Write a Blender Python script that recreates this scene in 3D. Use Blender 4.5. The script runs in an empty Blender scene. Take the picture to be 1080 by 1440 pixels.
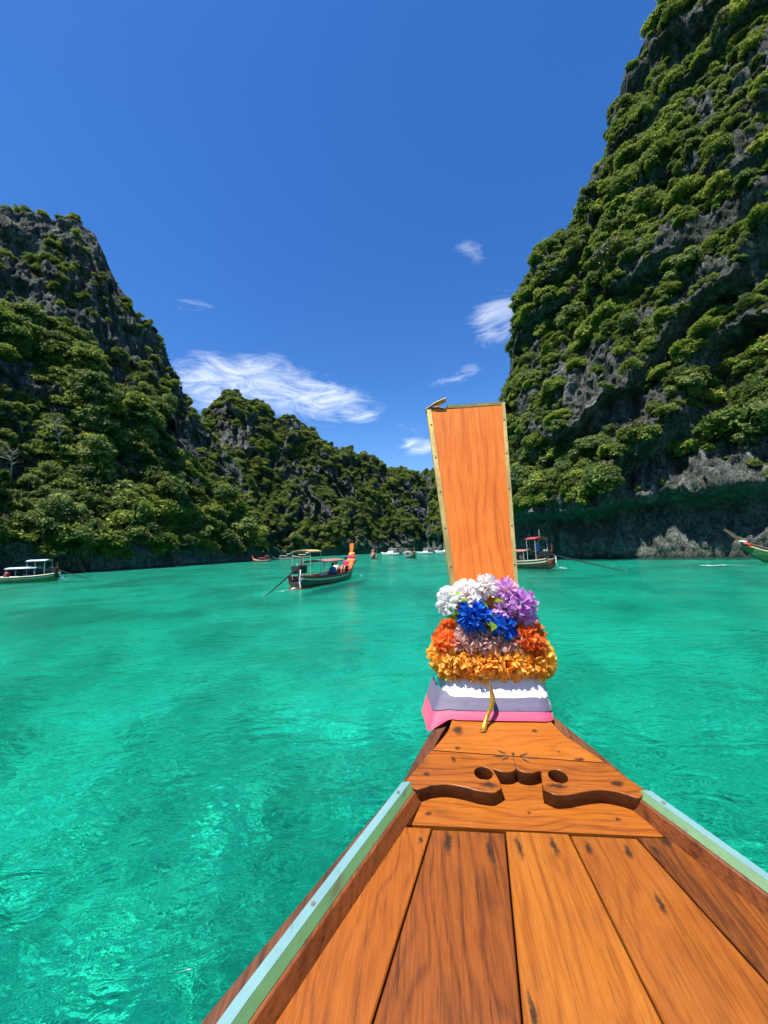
import bpy, bmesh, math, random
import numpy as np
from mathutils import Vector, Matrix, Euler
R = math.radians
random.seed(4); RNG = np.random.default_rng(11)
SC = bpy.context.scene
COL = SC.collection

# ------------------------------------------------------------------ camera
PITCH, ROLL = R(5.4), R(2.3)
cam_d = bpy.data.cameras.new('camera'); cam = bpy.data.objects.new('camera', cam_d); COL.objects.link(cam)
f_ = Vector((0, math.cos(PITCH), math.sin(PITCH))); u0 = Vector((0, -math.sin(PITCH), math.cos(PITCH))); r0 = Vector((1, 0, 0))
r_ = r0 * math.cos(ROLL) - u0 * math.sin(ROLL); u_ = u0 * math.cos(ROLL) + r0 * math.sin(ROLL)
CAM = Vector((0, 0, 2.1))
cam.matrix_world = Matrix(((r_.x, u_.x, -f_.x, CAM.x), (r_.y, u_.y, -f_.y, CAM.y), (r_.z, u_.z, -f_.z, CAM.z), (0, 0, 0, 1)))
cam_d.sensor_fit = 'VERTICAL'; cam_d.angle = 2 * math.atan(720 / 541)
cam_d.clip_start = 0.02; cam_d.clip_end = 6000
SC.camera = cam

# ------------------------------------------------------------------ light
SUN = Vector((-0.25, -0.26, 0.93)).normalized()          # towards the sun
elev = math.asin(SUN.z); azim = math.atan2(SUN.x, SUN.y)
sl = bpy.data.lights.new('sun', 'SUN'); sl.energy = 5.0; sl.angle = R(0.53); sl.color = (1.0, 0.955, 0.88)
so = bpy.data.objects.new('sun', sl); COL.objects.link(so)
so.rotation_euler = (-SUN).to_track_quat('-Z', 'Y').to_euler(); so.location = (0, 0, 150)
SC.view_settings.view_transform = 'Standard'; SC.view_settings.look = 'None'
SC.view_settings.exposure = 0.9; SC.view_settings.gamma = 1.0
SC.render.engine = 'CYCLES'
cy = SC.cycles
cy.use_denoising = True; cy.max_bounces = 10; cy.transparent_max_bounces = 12; cy.transmission_bounces = 6
cy.diffuse_bounces = 3; cy.glossy_bounces = 3; cy.caustics_refractive = False; cy.caustics_reflective = False
cy.sample_clamp_indirect = 4.0; cy.sample_clamp_direct = 3.0; cy.use_adaptive_sampling = True; cy.adaptive_threshold = 0.03


class NT:
    """tiny node-tree writer"""
    def __init__(self, tree):
        self.t = tree; self.n = tree.nodes; self.l = tree.links
    def new(self, typ, ins=None, **props):
        nd = self.n.new(typ)
        for k, v in props.items(): setattr(nd, k, v)
        for k, v in (ins or {}).items():
            s = nd.inputs[k]
            if isinstance(v, bpy.types.NodeSocket): self.l.new(v, s)
            elif isinstance(v, bpy.types.Node): self.l.new(v.outputs[0], s)
            else: s.default_value = v
        return nd
    def math(self, op, a, b=0.0, c=None, clamp=False):
        ins = {0: a, 1: b}
        if c is not None: ins[2] = c
        return self.new('ShaderNodeMath', ins, operation=op, use_clamp=clamp).outputs[0]
    def mix(self, fac, a, b, mode='MIX'):
        nd = self.new('ShaderNodeMix', None, data_type='RGBA', blend_type=mode)
        for i, v in ((0, fac), (6, a), (7, b)):
            s = nd.inputs[i]
            if isinstance(v, bpy.types.NodeSocket): self.l.new(v, s)
            else: s.default_value = v if i == 0 else (*v, 1)[:4]
        return nd.outputs[2]
    def ramp(self, fac, stops, interp='LINEAR'):
        nd = self.new('ShaderNodeValToRGB', {0: fac}); cr = nd.color_ramp; cr.interpolation = interp
        while len(cr.elements) < len(stops): cr.elements.new(0.5)
        for e, (p, c) in zip(cr.elements, stops):
            e.position = p; e.color = (c, c, c, 1) if isinstance(c, (int, float)) else (*c, 1)
        return nd.outputs[0]
    def noise(self, vec, scale, detail=4, rough=0.55, dist=0.0, out=0, dims='3D'):
        ins = {'Scale': scale, 'Detail': detail, 'Roughness': rough, 'Distortion': dist}
        if vec is not None: ins['Vector'] = vec
        return self.new('ShaderNodeTexNoise', ins, noise_dimensions=dims).outputs[out]
    def mapv(self, vec, scale=(1, 1, 1), rot=(0, 0, 0), loc=(0, 0, 0)):
        return self.new('ShaderNodeMapping', {'Vector': vec, 'Scale': scale, 'Rotation': rot, 'Location': loc}).outputs[0]


def mat(name):
    m = bpy.data.materials.new(name); m.use_nodes = True
    m.node_tree.nodes.clear()
    nt = NT(m.node_tree); out = nt.new('ShaderNodeOutputMaterial')
    return m, nt, out


# ------------------------------------------------------------------ sky
W = bpy.data.worlds.new('World'); SC.world = W; W.use_nodes = True
W.node_tree.nodes.clear(); nt = NT(W.node_tree)
sky = nt.new('ShaderNodeTexSky', sky_type='NISHITA', sun_disc=False, sun_elevation=elev, sun_rotation=azim,
             air_density=1.0, dust_density=0.25, ozone_density=3.0, altitude=0.0)
tc = nt.new('ShaderNodeTexCoord').outputs['Generated']
hs = nt.new('ShaderNodeHueSaturation', {'Hue': 0.510, 'Saturation': 1.33, 'Value': 1.0, 'Color': sky.outputs[0]}).outputs[0]
# thin cirrus: streaky noise gathered round a few directions
def cloud_patch(d, right, w, h):
    d = Vector(d).normalized(); ri = Vector(right); ri = (ri - d * ri.dot(d)).normalized(); upv = ri.cross(d)
    a = nt.new('ShaderNodeVectorMath', {0: tc, 1: ri / w}, operation='DOT_PRODUCT').outputs['Value']
    b = nt.new('ShaderNodeVectorMath', {0: tc, 1: upv / h}, operation='DOT_PRODUCT').outputs['Value']
    c = nt.new('ShaderNodeVectorMath', {0: tc, 1: d}, operation='DOT_PRODUCT').outputs['Value']
    a = nt.math('SUBTRACT', a, d.dot(ri) / w); b = nt.math('SUBTRACT', b, d.dot(upv) / h)
    r2 = nt.math('ADD', nt.math('MULTIPLY', a, a), nt.math('MULTIPLY', b, b))
    m = nt.math('SUBTRACT', 1.0, nt.math('SQRT', r2), clamp=True)
    return nt.math('MULTIPLY', nt.math('SMOOTH_MIN', nt.math('MULTIPLY', m, 1.6), 1.0, 0.2), nt.math('GREATER_THAN', c, 0.0))
CLOUDS = [
    ((-0.333, 0.857, 0.392), (0.999, 0.004, -0.040), 0.2500, 0.1050, 1.00), ((-0.163, 0.914, 0.371), (0.984, 0.017, -0.178), 0.2100, 0.0800, 0.95),
    ((-0.070, 0.938, 0.339), (0.990, 0.014, -0.144), 0.0982, 0.0321, 0.90), ((0.273, 0.820, 0.503), (0.941, -0.032, 0.336), 0.0958, 0.0766, 0.85),
    ((0.193, 0.892, 0.409), (0.963, -0.025, 0.269), 0.1028, 0.0291, 0.70), ((0.101, 0.961, 0.256), (0.999, 0.004, -0.040), 0.0762, 0.0363, 1.00),
    ((0.209, 0.756, 0.620), (0.925, 0.036, -0.378), 0.0510, 0.0300, 0.55), ((-0.378, 0.762, 0.526), (0.984, 0.017, -0.178), 0.0717, 0.0239, 0.50),
    ((0.089, 0.951, 0.295), (0.977, 0.020, -0.212), 0.0811, 0.0216, 0.45)]
wv = nt.mapv(tc, scale=(6.0, 6.0, 22.0), rot=(0, R(8), 0))
n1 = nt.noise(wv, 1.3, 10, 0.68, 1.3)
n2 = nt.noise(nt.mapv(tc, scale=(3, 3, 7)), 1.1, 3, 0.5)
cov = None
for (d, ri, w, h, amt) in CLOUDS:
    c = nt.math('MULTIPLY', cloud_patch(d, ri, w, h), amt)
    cov = c if cov is None else nt.math('MAXIMUM', cov, c)
if cov is None: cov = 0.0
th = nt.math('ADD', nt.math('MULTIPLY', n1, 1.0), nt.math('MULTIPLY', n2, 0.10))
dens = nt.math('SUBTRACT', nt.math('ADD', th, nt.math('MULTIPLY', cov, 0.34)), 0.70)
dens = nt.math('MULTIPLY', nt.math('MULTIPLY', dens, 1.5, clamp=True), cov, clamp=True)
skyc = nt.mix(dens, hs, (8.2, 8.4, 8.6))
bg = nt.new('ShaderNodeBackground', {'Color': skyc, 'Strength': 0.106})
nt.new('ShaderNodeOutputWorld', {'Surface': bg.outputs[0]})


# ------------------------------------------------------------------ noise in numpy
def _hash(ix, iy, iz, seed):
    h = (ix * 374761393 + iy * 668265263 + iz * 2147483647 + seed * 1274126177) & 0xffffffff
    h = ((h ^ (h >> 13)) * 1274126177) & 0xffffffff
    h = ((h ^ (h >> 16)) * 2246822519) & 0xffffffff
    return ((h ^ (h >> 15)) & 0xffffff) / float(0xffffff) * 2 - 1
def vnoise(p, seed=0):
    i = np.floor(p).astype(np.int64); f = p - i; f = f * f * f * (f * (f * 6 - 15) + 10)
    o = 0
    for dx in (0, 1):
        wx = f[..., 0] if dx else 1 - f[..., 0]
        for dy in (0, 1):
            wy = f[..., 1] if dy else 1 - f[..., 1]
            for dz in (0, 1):
                wz = f[..., 2] if dz else 1 - f[..., 2]
                o = o + wx * wy * wz * _hash(i[..., 0] + dx, i[..., 1] + dy, i[..., 2] + dz, seed)
    return o
def fbm(p, octv=4, seed=0, gain=0.5):
    a = 1.0; o = 0; t = 0
    p = np.asarray(p, float)
    for k in range(octv):
        o = o + a * vnoise(p * (2.03 ** k) + 17.3 * k, seed + k); t += a; a *= gain
    return o / t


# ------------------------------------------------------------------ object helpers
def link(o, parent=None):
    COL.objects.link(o)
    if parent is not None: o.parent = parent
    return o
def tag(o, label=None, cat=None, group=None, kind=None):
    if label: o['label'] = label
    if cat: o['category'] = cat
    if group: o['group'] = group
    if kind: o['kind'] = kind
    return o
def empty(name, loc=(0, 0, 0), rot=(0, 0, 0)):
    o = bpy.data.objects.new(name, None); o.empty_display_size = 0.1
    o.location = loc; o.rotation_euler = rot
    return link(o)
def mesh_obj(name, verts, faces, m, parent=None, smooth=False):
    me = bpy.data.meshes.new(name)
    me.from_pydata([tuple(v) for v in verts], [], [tuple(f) for f in faces]); me.update()
    if smooth: me.polygons.foreach_set('use_smooth', [True] * len(me.polygons))
    if m is not None: me.materials.append(m)
    return link(bpy.data.objects.new(name, me), parent)
def grid_obj(name, P, m, parent=None, smooth=True):
    """P: (a,b,3) array -> quad grid"""
    a, b = P.shape[:2]
    idx = np.arange(a * b).reshape(a, b)
    q = np.stack([idx[:-1, :-1], idx[1:, :-1], idx[1:, 1:], idx[:-1, 1:]], -1).reshape(-1, 4)
    return np_obj(name, P.reshape(-1, 3), q, m, parent, smooth)
def np_obj(name, V, Q, m, parent=None, smooth=False):
    me = bpy.data.meshes.new(name); V = np.asarray(V, np.float32); Q = np.asarray(Q, np.int32); k = Q.shape[1]
    me.vertices.add(len(V)); me.vertices.foreach_set('co', V.ravel())
    me.loops.add(Q.size); me.loops.foreach_set('vertex_index', Q.ravel())
    me.polygons.add(len(Q)); me.polygons.foreach_set('loop_start', np.arange(0, Q.size, k, dtype=np.int32))
    me.polygons.foreach_set('use_smooth', np.full(len(Q), smooth, bool))
    me.update(calc_edges=True); me.validate()
    if m is not None: me.materials.append(m)
    return link(bpy.data.objects.new(name, me), parent)
class MB:
    """collects shapes into one mesh"""
    def __init__(self): self.v = []; self.f = []
    def add(self, v, f):
        o = len(self.v); self.v += [tuple(x) for x in v]; self.f += [tuple(i + o for i in q) for q in f]; return self
    def box(self, c, s, rot=None):
        x, y, z = (k / 2 for k in s)
        v = [Vector((a, b, d)) for a in (-x, x) for b in (-y, y) for d in (-z, z)]
        if rot is not None: M = Euler(rot).to_matrix(); v = [M @ p for p in v]
        v = [p + Vector(c) for p in v]
        return self.add(v, [(0, 1, 3, 2), (4, 6, 7, 5), (0, 4, 5, 1), (2, 3, 7, 6), (0, 2, 6, 4), (1, 5, 7, 3)])
    def tube(self, pts, rad, n=8, cap=True):
        pts = [Vector(p) for p in pts]; rs = rad if isinstance(rad, (list, tuple)) else [rad] * len(pts)
        v = []; f = []; pu = None
        for i, p in enumerate(pts):
            t = (pts[min(i + 1, len(pts) - 1)] - pts[max(i - 1, 0)]).normalized()
            if pu is None: pu = t.orthogonal().normalized()
            pu = (pu - t * pu.dot(t)).normalized(); w = t.cross(pu)
            for k in range(n):
                a = 2 * math.pi * k / n; v.append(p + (pu * math.cos(a) + w * math.sin(a)) * rs[i])
        for i in range(len(pts) - 1):
            for k in range(n):
                f.append((i * n + k, i * n + (k + 1) % n, (i + 1) * n + (k + 1) % n, (i + 1) * n + k))
        if cap: f.append(tuple(range(n - 1, -1, -1))); f.append(tuple((len(pts) - 1) * n + k for k in range(n)))
        return self.add(v, f)
    def loft(self, secs, closed=True, cap=True):
        n = len(secs[0]); v = [p for s in secs for p in s]; f = []
        for i in range(len(secs) - 1):
            for k in range(n if closed else n - 1):
                f.append((i * n + k, i * n + (k + 1) % n, (i + 1) * n + (k + 1) % n, (i + 1) * n + k))
        if cap and closed: f.append(tuple(range(n - 1, -1, -1))); f.append(tuple((len(secs) - 1) * n + k for k in range(n)))
        return self.add(v, f)
    def prism(self, poly, z0, z1):
        n = len(poly)
        v = [(x, y, z0) for x, y in poly] + [(x, y, z1) for x, y in poly]
        f = [tuple(range(n - 1, -1, -1)), tuple(range(n, 2 * n))] + [(k, (k + 1) % n, n + (k + 1) % n, n + k) for k in range(n)]
        return self.add(v, f)
    def build(self, name, m, parent=None, smooth=False, bevel=0.0):
        o = mesh_obj(name, self.v, self.f, m, parent, smooth)
        bm = bmesh.new(); bm.from_mesh(o.data); bmesh.ops.recalc_face_normals(bm, faces=bm.faces); bm.to_mesh(o.data); bm.free()
        if bevel:
            b = o.modifiers.new('bevel', 'BEVEL'); b.width = bevel; b.segments = 2; b.limit_method = 'ANGLE'; b.angle_limit = R(40)
        return o


# ------------------------------------------------------------------ setting materials
def rock_material():
    m, nt, out = mat('limestone')
    pos = nt.new('ShaderNodeNewGeometry').outputs['Position']
    big = nt.noise(pos, 0.11, 5, 0.6)
    st = nt.noise(nt.mapv(pos, scale=(0.9, 0.9, 0.13)), 1.0, 6, 0.65, 0.6)
    fine = nt.noise(pos, 2.2, 6, 0.7)
    col = nt.ramp(st, [(0.34, (0.030, 0.034, 0.031)), (0.46, (0.10, 0.11, 0.10)), (0.56, (0.21, 0.22, 0.20)), (0.70, (0.42, 0.42, 0.38))])
    col = nt.mix(nt.ramp(big, [(0.45, 0.0), (0.65, 0.6)]), col, (0.055, 0.062, 0.056))
    pale = nt.ramp(nt.noise(nt.mapv(pos, scale=(1, 1, 0.5)), 0.35, 5, 0.6), [(0.62, 0.0), (0.69, 1.0)])
    col = nt.mix(nt.math('MULTIPLY', pale, 0.55), col, (0.42, 0.40, 0.35))
    moss = nt.ramp(nt.noise(pos, 0.6, 5, 0.65), [(0.48, 0.0), (0.6, 1.0)])
    col = nt.mix(nt.math('MULTIPLY', moss, 0.5), col, (0.035, 0.055, 0.03))
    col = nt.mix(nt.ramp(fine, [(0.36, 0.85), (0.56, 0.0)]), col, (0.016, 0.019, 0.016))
    z = nt.new('ShaderNodeSeparateXYZ', {0: pos}).outputs[2]
    algae = nt.ramp(nt.math('DIVIDE', nt.math('ADD', z, nt.math('MULTIPLY', fine, 1.0)), 9.0), [(0.05, 1.0), (0.75, 0.55), (1.0, 0.0)])
    col = nt.mix(nt.math('MULTIPLY', algae, 0.5), col, nt.mix(nt.ramp(nt.noise(nt.mapv(pos, scale=(1.6, 1.6, 0.9)), 1.4, 8, 0.75, 0.5), [(0.38, 0.0), (0.60, 1.0)]), (0.035, 0.045, 0.038), (0.40, 0.45, 0.39)))
    tide = nt.ramp(nt.math('ADD', z, nt.math('MULTIPLY', fine, 0.5)), [(0.35, 1.0), (0.85, 0.0)])
    col = nt.mix(nt.math('MULTIPLY', tide, 0.85), col, (0.012, 0.016, 0.013))
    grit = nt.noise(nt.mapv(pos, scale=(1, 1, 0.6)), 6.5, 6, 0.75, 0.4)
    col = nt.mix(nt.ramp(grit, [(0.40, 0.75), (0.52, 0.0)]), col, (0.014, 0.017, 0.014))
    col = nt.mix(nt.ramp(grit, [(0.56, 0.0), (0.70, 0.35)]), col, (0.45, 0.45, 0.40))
    h = nt.math('ADD', nt.math('ADD', nt.math('MULTIPLY', st, 1.0), nt.math('MULTIPLY', fine, 0.35)), nt.math('MULTIPLY', grit, 0.16))
    bmp = nt.new('ShaderNodeBump', {'Strength': 1.0, 'Distance': 1.3, 'Height': h})
    b = nt.new('ShaderNodeBsdfPrincipled', {'Base Color': col, 'Roughness': 0.9, 'Normal': bmp.outputs[0]})
    b.inputs['Specular IOR Level'].default_value = 0.2
    nt.l.new(b.outputs[0], out.inputs[0]); return m
ROCK = rock_material()

def leaf_material(name, c0, c1, c2, trans=0.48):
    m, nt, out = mat(name)
    oi = nt.new('ShaderNodeObjectInfo').outputs['Random']
    pos = nt.new('ShaderNodeNewGeometry').outputs['Position']
    n = nt.noise(pos, 0.35, 3, 0.55)
    isl = nt.new('ShaderNodeNewGeometry').outputs['Random Per Island']
    fac = nt.math('ADD', nt.math('MULTIPLY', oi, 0.45), nt.math('MULTIPLY', nt.math('SUBTRACT', n, 0.32), 0.9))
    fac = nt.math('ADD', fac, nt.math('MULTIPLY', nt.math('SUBTRACT', isl, 0.5), 0.55), clamp=True)
    col = nt.ramp(fac, [(0.1, c0), (0.5, c1), (0.95, c2)])
    d = nt.new('ShaderNodeBsdfPrincipled', {'Base Color': col, 'Roughness': 0.55}); d.inputs['Specular IOR Level'].default_value = 0.25
    t = nt.new('ShaderNodeBsdfTranslucent', {'Color': nt.mix(0.5, col, (0.16, 0.22, 0.02))})
    mx = nt.new('ShaderNodeMixShader', {0: trans, 1: d.outputs[0], 2: t.outputs[0]})
    nt.l.new(mx.outputs[0], out.inputs[0]); return m
LEAF = leaf_material('leaf', (0.060, 0.112, 0.026), (0.210, 0.280, 0.046), (0.500, 0.500, 0.10))
LEAF_COOL = leaf_material('leaf_cool', (0.050, 0.095, 0.034), (0.135, 0.200, 0.058), (0.36, 0.41, 0.12))
LEAF_DRY = leaf_material('leaf_dry', (0.10, 0.09, 0.055), (0.13, 0.125, 0.07), (0.12, 0.14, 0.05), 0.2)

def plain(name, c, rough=0.6, metal=0.0, spec=0.5, var=0.12, scale=6.0):
    m, nt, out = mat(name)
    tcn = nt.new('ShaderNodeTexCoord').outputs['Object']
    n = nt.noise(tcn, scale, 4, 0.6)
    col = nt.mix(nt.ramp(n, [(0.3, 0.0), (0.75, 1.0)]), tuple(k * (1 - var) for k in c), tuple(min(1, k * (1 + var)) for k in c))
    b = nt.new('ShaderNodeBsdfPrincipled', {'Base Color': col, 'Roughness': nt.math('ADD', rough - 0.08, nt.math('MULTIPLY', n, 0.16)), 'Metallic': metal})
    b.inputs['Specular IOR Level'].default_value = spec
    nt.l.new(b.outputs[0], out.inputs[0]); return m
BARK = plain('bark', (0.075, 0.065, 0.05), 0.9)
BARK_PALE = plain('bark_pale', (0.30, 0.28, 0.25), 0.85)

def water_material():
    m, nt, out = mat('sea_water')
    pos = nt.new('ShaderNodeNewGeometry').outputs['Position']
    w0 = nt.noise(nt.mapv(pos, rot=(0, 0, R(24)), scale=(1, 1.8, 1)), 0.6, 4, 0.5, 0.8)
    w1 = nt.noise(nt.mapv(pos, rot=(0, 0, R(-30)), scale=(1, 1.5, 1)), 2.0, 3, 0.5, 1.4)
    w2 = nt.noise(nt.mapv(pos, rot=(0, 0, R(12)), scale=(1, 1.6, 1)), 6.5, 3, 0.5, 1.2)
    h = nt.math('ADD', nt.math('ADD', nt.math('MULTIPLY', w0, 0.075), nt.math('MULTIPLY', w1, 0.042)), nt.math('MULTIPLY', w2, 0.012))
    bmp = nt.new('ShaderNodeBump', {'Strength': 1.0, 'Distance': 1.0, 'Height': h}).outputs[0]
    fr = nt.new('ShaderNodeFresnel', {'IOR': 1.33, 'Normal': bmp}).outputs[0]
    fr = nt.math('MULTIPLY', fr, 0.6)
    big = nt.noise(nt.mapv(pos, scale=(1, 1.6, 1)), 0.09, 4, 0.55, 0.5)
    body = nt.mix(nt.ramp(big, [(0.36, 0.0), (0.64, 1.0)]), (0.001, 0.24, 0.170), (0.004, 0.48, 0.350))
    dif = nt.new('ShaderNodeBsdfDiffuse', {'Color': body, 'Normal': bmp})
    refr = nt.new('ShaderNodeBsdfRefraction', {'Color': (0.12, 0.78, 0.665, 1), 'IOR': 1.33, 'Roughness': 0.0, 'Normal': bmp})
    tr = nt.new('ShaderNodeBsdfTransparent', {'Color': (0.2, 0.94, 0.82, 1)})
    a = nt.new('ShaderNodeMixShader', {0: 0.08, 1: refr.outputs[0], 2: tr.outputs[0]})
    b = nt.new('ShaderNodeMixShader', {0: 0.13, 1: a.outputs[0], 2: dif.outputs[0]})
    gl = nt.new('ShaderNodeBsdfGlossy', {'Color': (1, 1, 1, 1), 'Roughness': 0.14, 'Normal': bmp})
    c = nt.new('ShaderNodeMixShader', {0: fr, 1: b.outputs[0], 2: gl.outputs[0]})
    nt.l.new(c.outputs[0], out.inputs[0]); return m
def seabed_material():
    m, nt, out = mat('seabed')
    pos = nt.new('ShaderNodeNewGeometry').outputs['Position']
    n1 = nt.noise(pos, 0.22, 4, 0.6, 0.4); n2 = nt.noise(pos, 1.6, 4, 0.6, 1.5); n3 = nt.noise(pos, 2.6, 4, 0.6, 1.6)
    sand = nt.mix(nt.ramp(n3, [(0.36, 0.0), (0.62, 1.0)]), (0.46, 0.47, 0.37), (0.95, 0.93, 0.82))
    reef = nt.mix(n3, (0.10, 0.13, 0.09), (0.30, 0.32, 0.24))
    k = nt.math('ADD', nt.math('MULTIPLY', n1, 0.55), nt.math('MULTIPLY', n2, 0.60))
    col = nt.mix(nt.ramp(k, [(0.47, 1.0), (0.62, 0.0)]), sand, reef)
    b = nt.new('ShaderNodeBsdfDiffuse', {'Color': col}); nt.l.new(b.outputs[0], out.inputs[0]); return m

# ------------------------------------------------------------------ water and sea bed
def polar(name, r0, r1, nr, na, m, zf):
    rr = np.concatenate([[0.0], np.geomspace(r0, r1, nr)]); aa = np.linspace(2 * np.pi, 0, na + 1)
    P = np.zeros((len(rr), na + 1, 3)); P[..., 0] = rr[:, None] * np.sin(aa); P[..., 1] = rr[:, None] * np.cos(aa)
    P[..., 2] = zf(P, rr[:, None])
    return grid_obj(name, P, m)
def wavez(P, r):
    q = P.copy(); q[..., 2] = 3.0
    s = fbm(q * np.array([0.45, 0.8, 1]), 3, 5) * 0.05
    q2 = q + 0.5 * np.stack([fbm(q * 1.1 + 7, 2, 15), fbm(q * 1.1 + 31, 2, 16), q[..., 2] * 0], -1)
    s = s + (fbm(q2 * np.array([1.7, 2.6, 1]), 2, 9) * 0.030 + fbm(q2 * np.array([4.1, 5.6, 1]), 2, 19) * 0.008) * np.clip(1.4 - r / 25, 0, 1)
    return s * np.clip(1.0 - (r - 20) / 60, 0.0, 1.0)
water = tag(polar('sea_water', 0.25, 4000, 420, 900, water_material(), wavez), 'clear turquoise lagoon water with wind ripples', 'water', kind='structure')
bed = tag(polar('seabed', 0.5, 4000, 60, 96, seabed_material(), lambda P, r: -3.1 + fbm(P * 0.12 + 5, 3, 3) * 0.7), 'sandy seabed with darker reef patches under water', 'seabed', kind='structure')

water.cycles.is_caustics_caster = True; bed.cycles.is_caustics_receiver = True; sl.cycles.is_caustics_light = True; cy.caustics_refractive = True
# ------------------------------------------------------------------ cliffs (foot x, y, then ridge x, y, z)
RIGHT = [
    (15.8, 148.6, 19.4, 166.3, 34.6), (21.0, 116.8, 25.8, 134.2, 30.2), (21.0, 77.5, 27.4, 94.4, 26.9), (18.1, 58.3, 25.2, 75.0, 26.8),
    (17.2, 53.6, 25.2, 69.9, 37.5), (17.3, 51.8, 25.6, 67.9, 39.9), (17.6, 49.6, 26.7, 65.4, 45.8), (18.2, 47.3, 28.0, 62.7, 49.6),
    (19.1, 46.0, 30.0, 61.9, 52.6), (20.4, 42.9, 33.2, 59.9, 54.8), (21.4, 41.6, 36.1, 59.8, 59.6), (21.8, 41.1, 37.7, 59.6, 66.4),
    (22.7, 39.8, 39.4, 57.7, 66.6), (22.9, 39.5, 40.7, 57.8, 74.3), (23.5, 39.3, 41.8, 57.1, 77.6), (24.8, 38.2, 44.7, 55.9, 81.4),
    (25.4, 37.3, 46.6, 55.1, 84.7), (26.1, 36.5, 48.6, 54.3, 88.4), (28.5, 34.1, 53.8, 50.1, 98.8), (31.0, 31.6, 57.1, 44.4, 100.2),
    (36.0, 22.0, 62.0, 30.0, 96.0), (39.0, 8.0, 66.0, 12.0, 84.0), (41.0, -10.0, 68.0, -12.0, 70.0), (44.0, -34.0, 70.0, -40.0, 60.0)]
LEFT = [
    (-62.0, -34.0, -100.0, -40.0, 60.0), (-59.0, -8.0, -98.0, -8.0, 72.0), (-57.0, 18.0, -97.0, 28.0, 84.0), (-57.0, 36.0, -97.0, 58.0, 92.0),
    (-57.0, 52.0, -96.0, 90.0, 93.0), (-57.0, 61.0, -91.0, 95.5, 98.5), (-54.6, 67.1, -85.8, 101.0, 99.7), (-52.0, 69.5, -81.5, 104.9, 96.3),
    (-50.4, 71.6, -77.8, 107.4, 86.9), (-47.8, 73.8, -72.4, 109.2, 77.7), (-46.9, 77.9, -69.5, 113.3, 74.5), (-46.2, 81.7, -66.5, 116.2, 65.5),
    (-45.2, 84.1, -63.7, 117.3, 57.7), (-44.2, 86.6, -60.9, 118.5, 52.2), (-43.4, 89.6, -58.0, 119.2, 44.9), (-42.1, 94.4, -53.9, 120.8, 39.2),
    (-39.8, 101.3, -48.4, 123.7, 33.8), (-38.0, 104.6, -44.7, 123.5, 27.2), (-36.4, 106.0, -41.4, 120.7, 21.3), (-35.6, 107.6, -38.2, 115.9, 9.0),
    (-35.3, 110.0, -36.2, 112.8, 1.7)]
FAR = [
    (-79.9, 126.9, -102.0, 160.3, 58.1), (-70.1, 132.6, -89.2, 167.7, 60.7), (-65.0, 135.2, -82.6, 171.1, 67.2), (-62.5, 136.3, -79.4, 172.6, 74.1),
    (-60.2, 138.5, -75.8, 174.2, 77.7), (-51.2, 143.1, -63.5, 179.1, 79.5), (-44.8, 146.3, -54.8, 181.9, 76.7), (-42.6, 148.0, -51.6, 182.8, 70.9),
    (-36.1, 150.7, -43.1, 185.0, 71.3), (-31.5, 153.8, -37.0, 187.4, 66.4), (-29.5, 155.2, -34.5, 188.9, 62.7), (-22.7, 159.4, -25.9, 193.3, 57.4),
    (-20.6, 161.7, -23.4, 195.6, 54.2), (-15.5, 167.3, -16.7, 199.3, 55.6), (-12.3, 169.6, -13.0, 203.6, 52.3), (-9.3, 172.7, -9.2, 206.8, 55.7),
    (-4.0, 178.0, -2.7, 212.0, 53.9), (0.9, 183.0, 3.1, 217.0, 48.7), (16.0, 194.3, 20.8, 224.0, 48.6), (22.6, 198.7, 28.5, 228.2, 49.6),
    (25.0, 200.5, 30.8, 227.9, 46.4), (40.8, 206.0, 48.2, 230.0, 44.4), (66.8, 204.4, 76.7, 227.4, 33.3)]

def sstep(a, b, x):
    t = np.clip((x - a) / (b - a), 0, 1); return t * t * (3 - 2 * t)

def carve_cave(A, c, rad, push):
    """pushes the cliff face in around c"""
    w = np.exp(-((((A - np.array(c)) / np.array(rad)) ** 2).sum(-1)) ** 2)
    A += w[..., None] * np.array(push)

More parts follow.
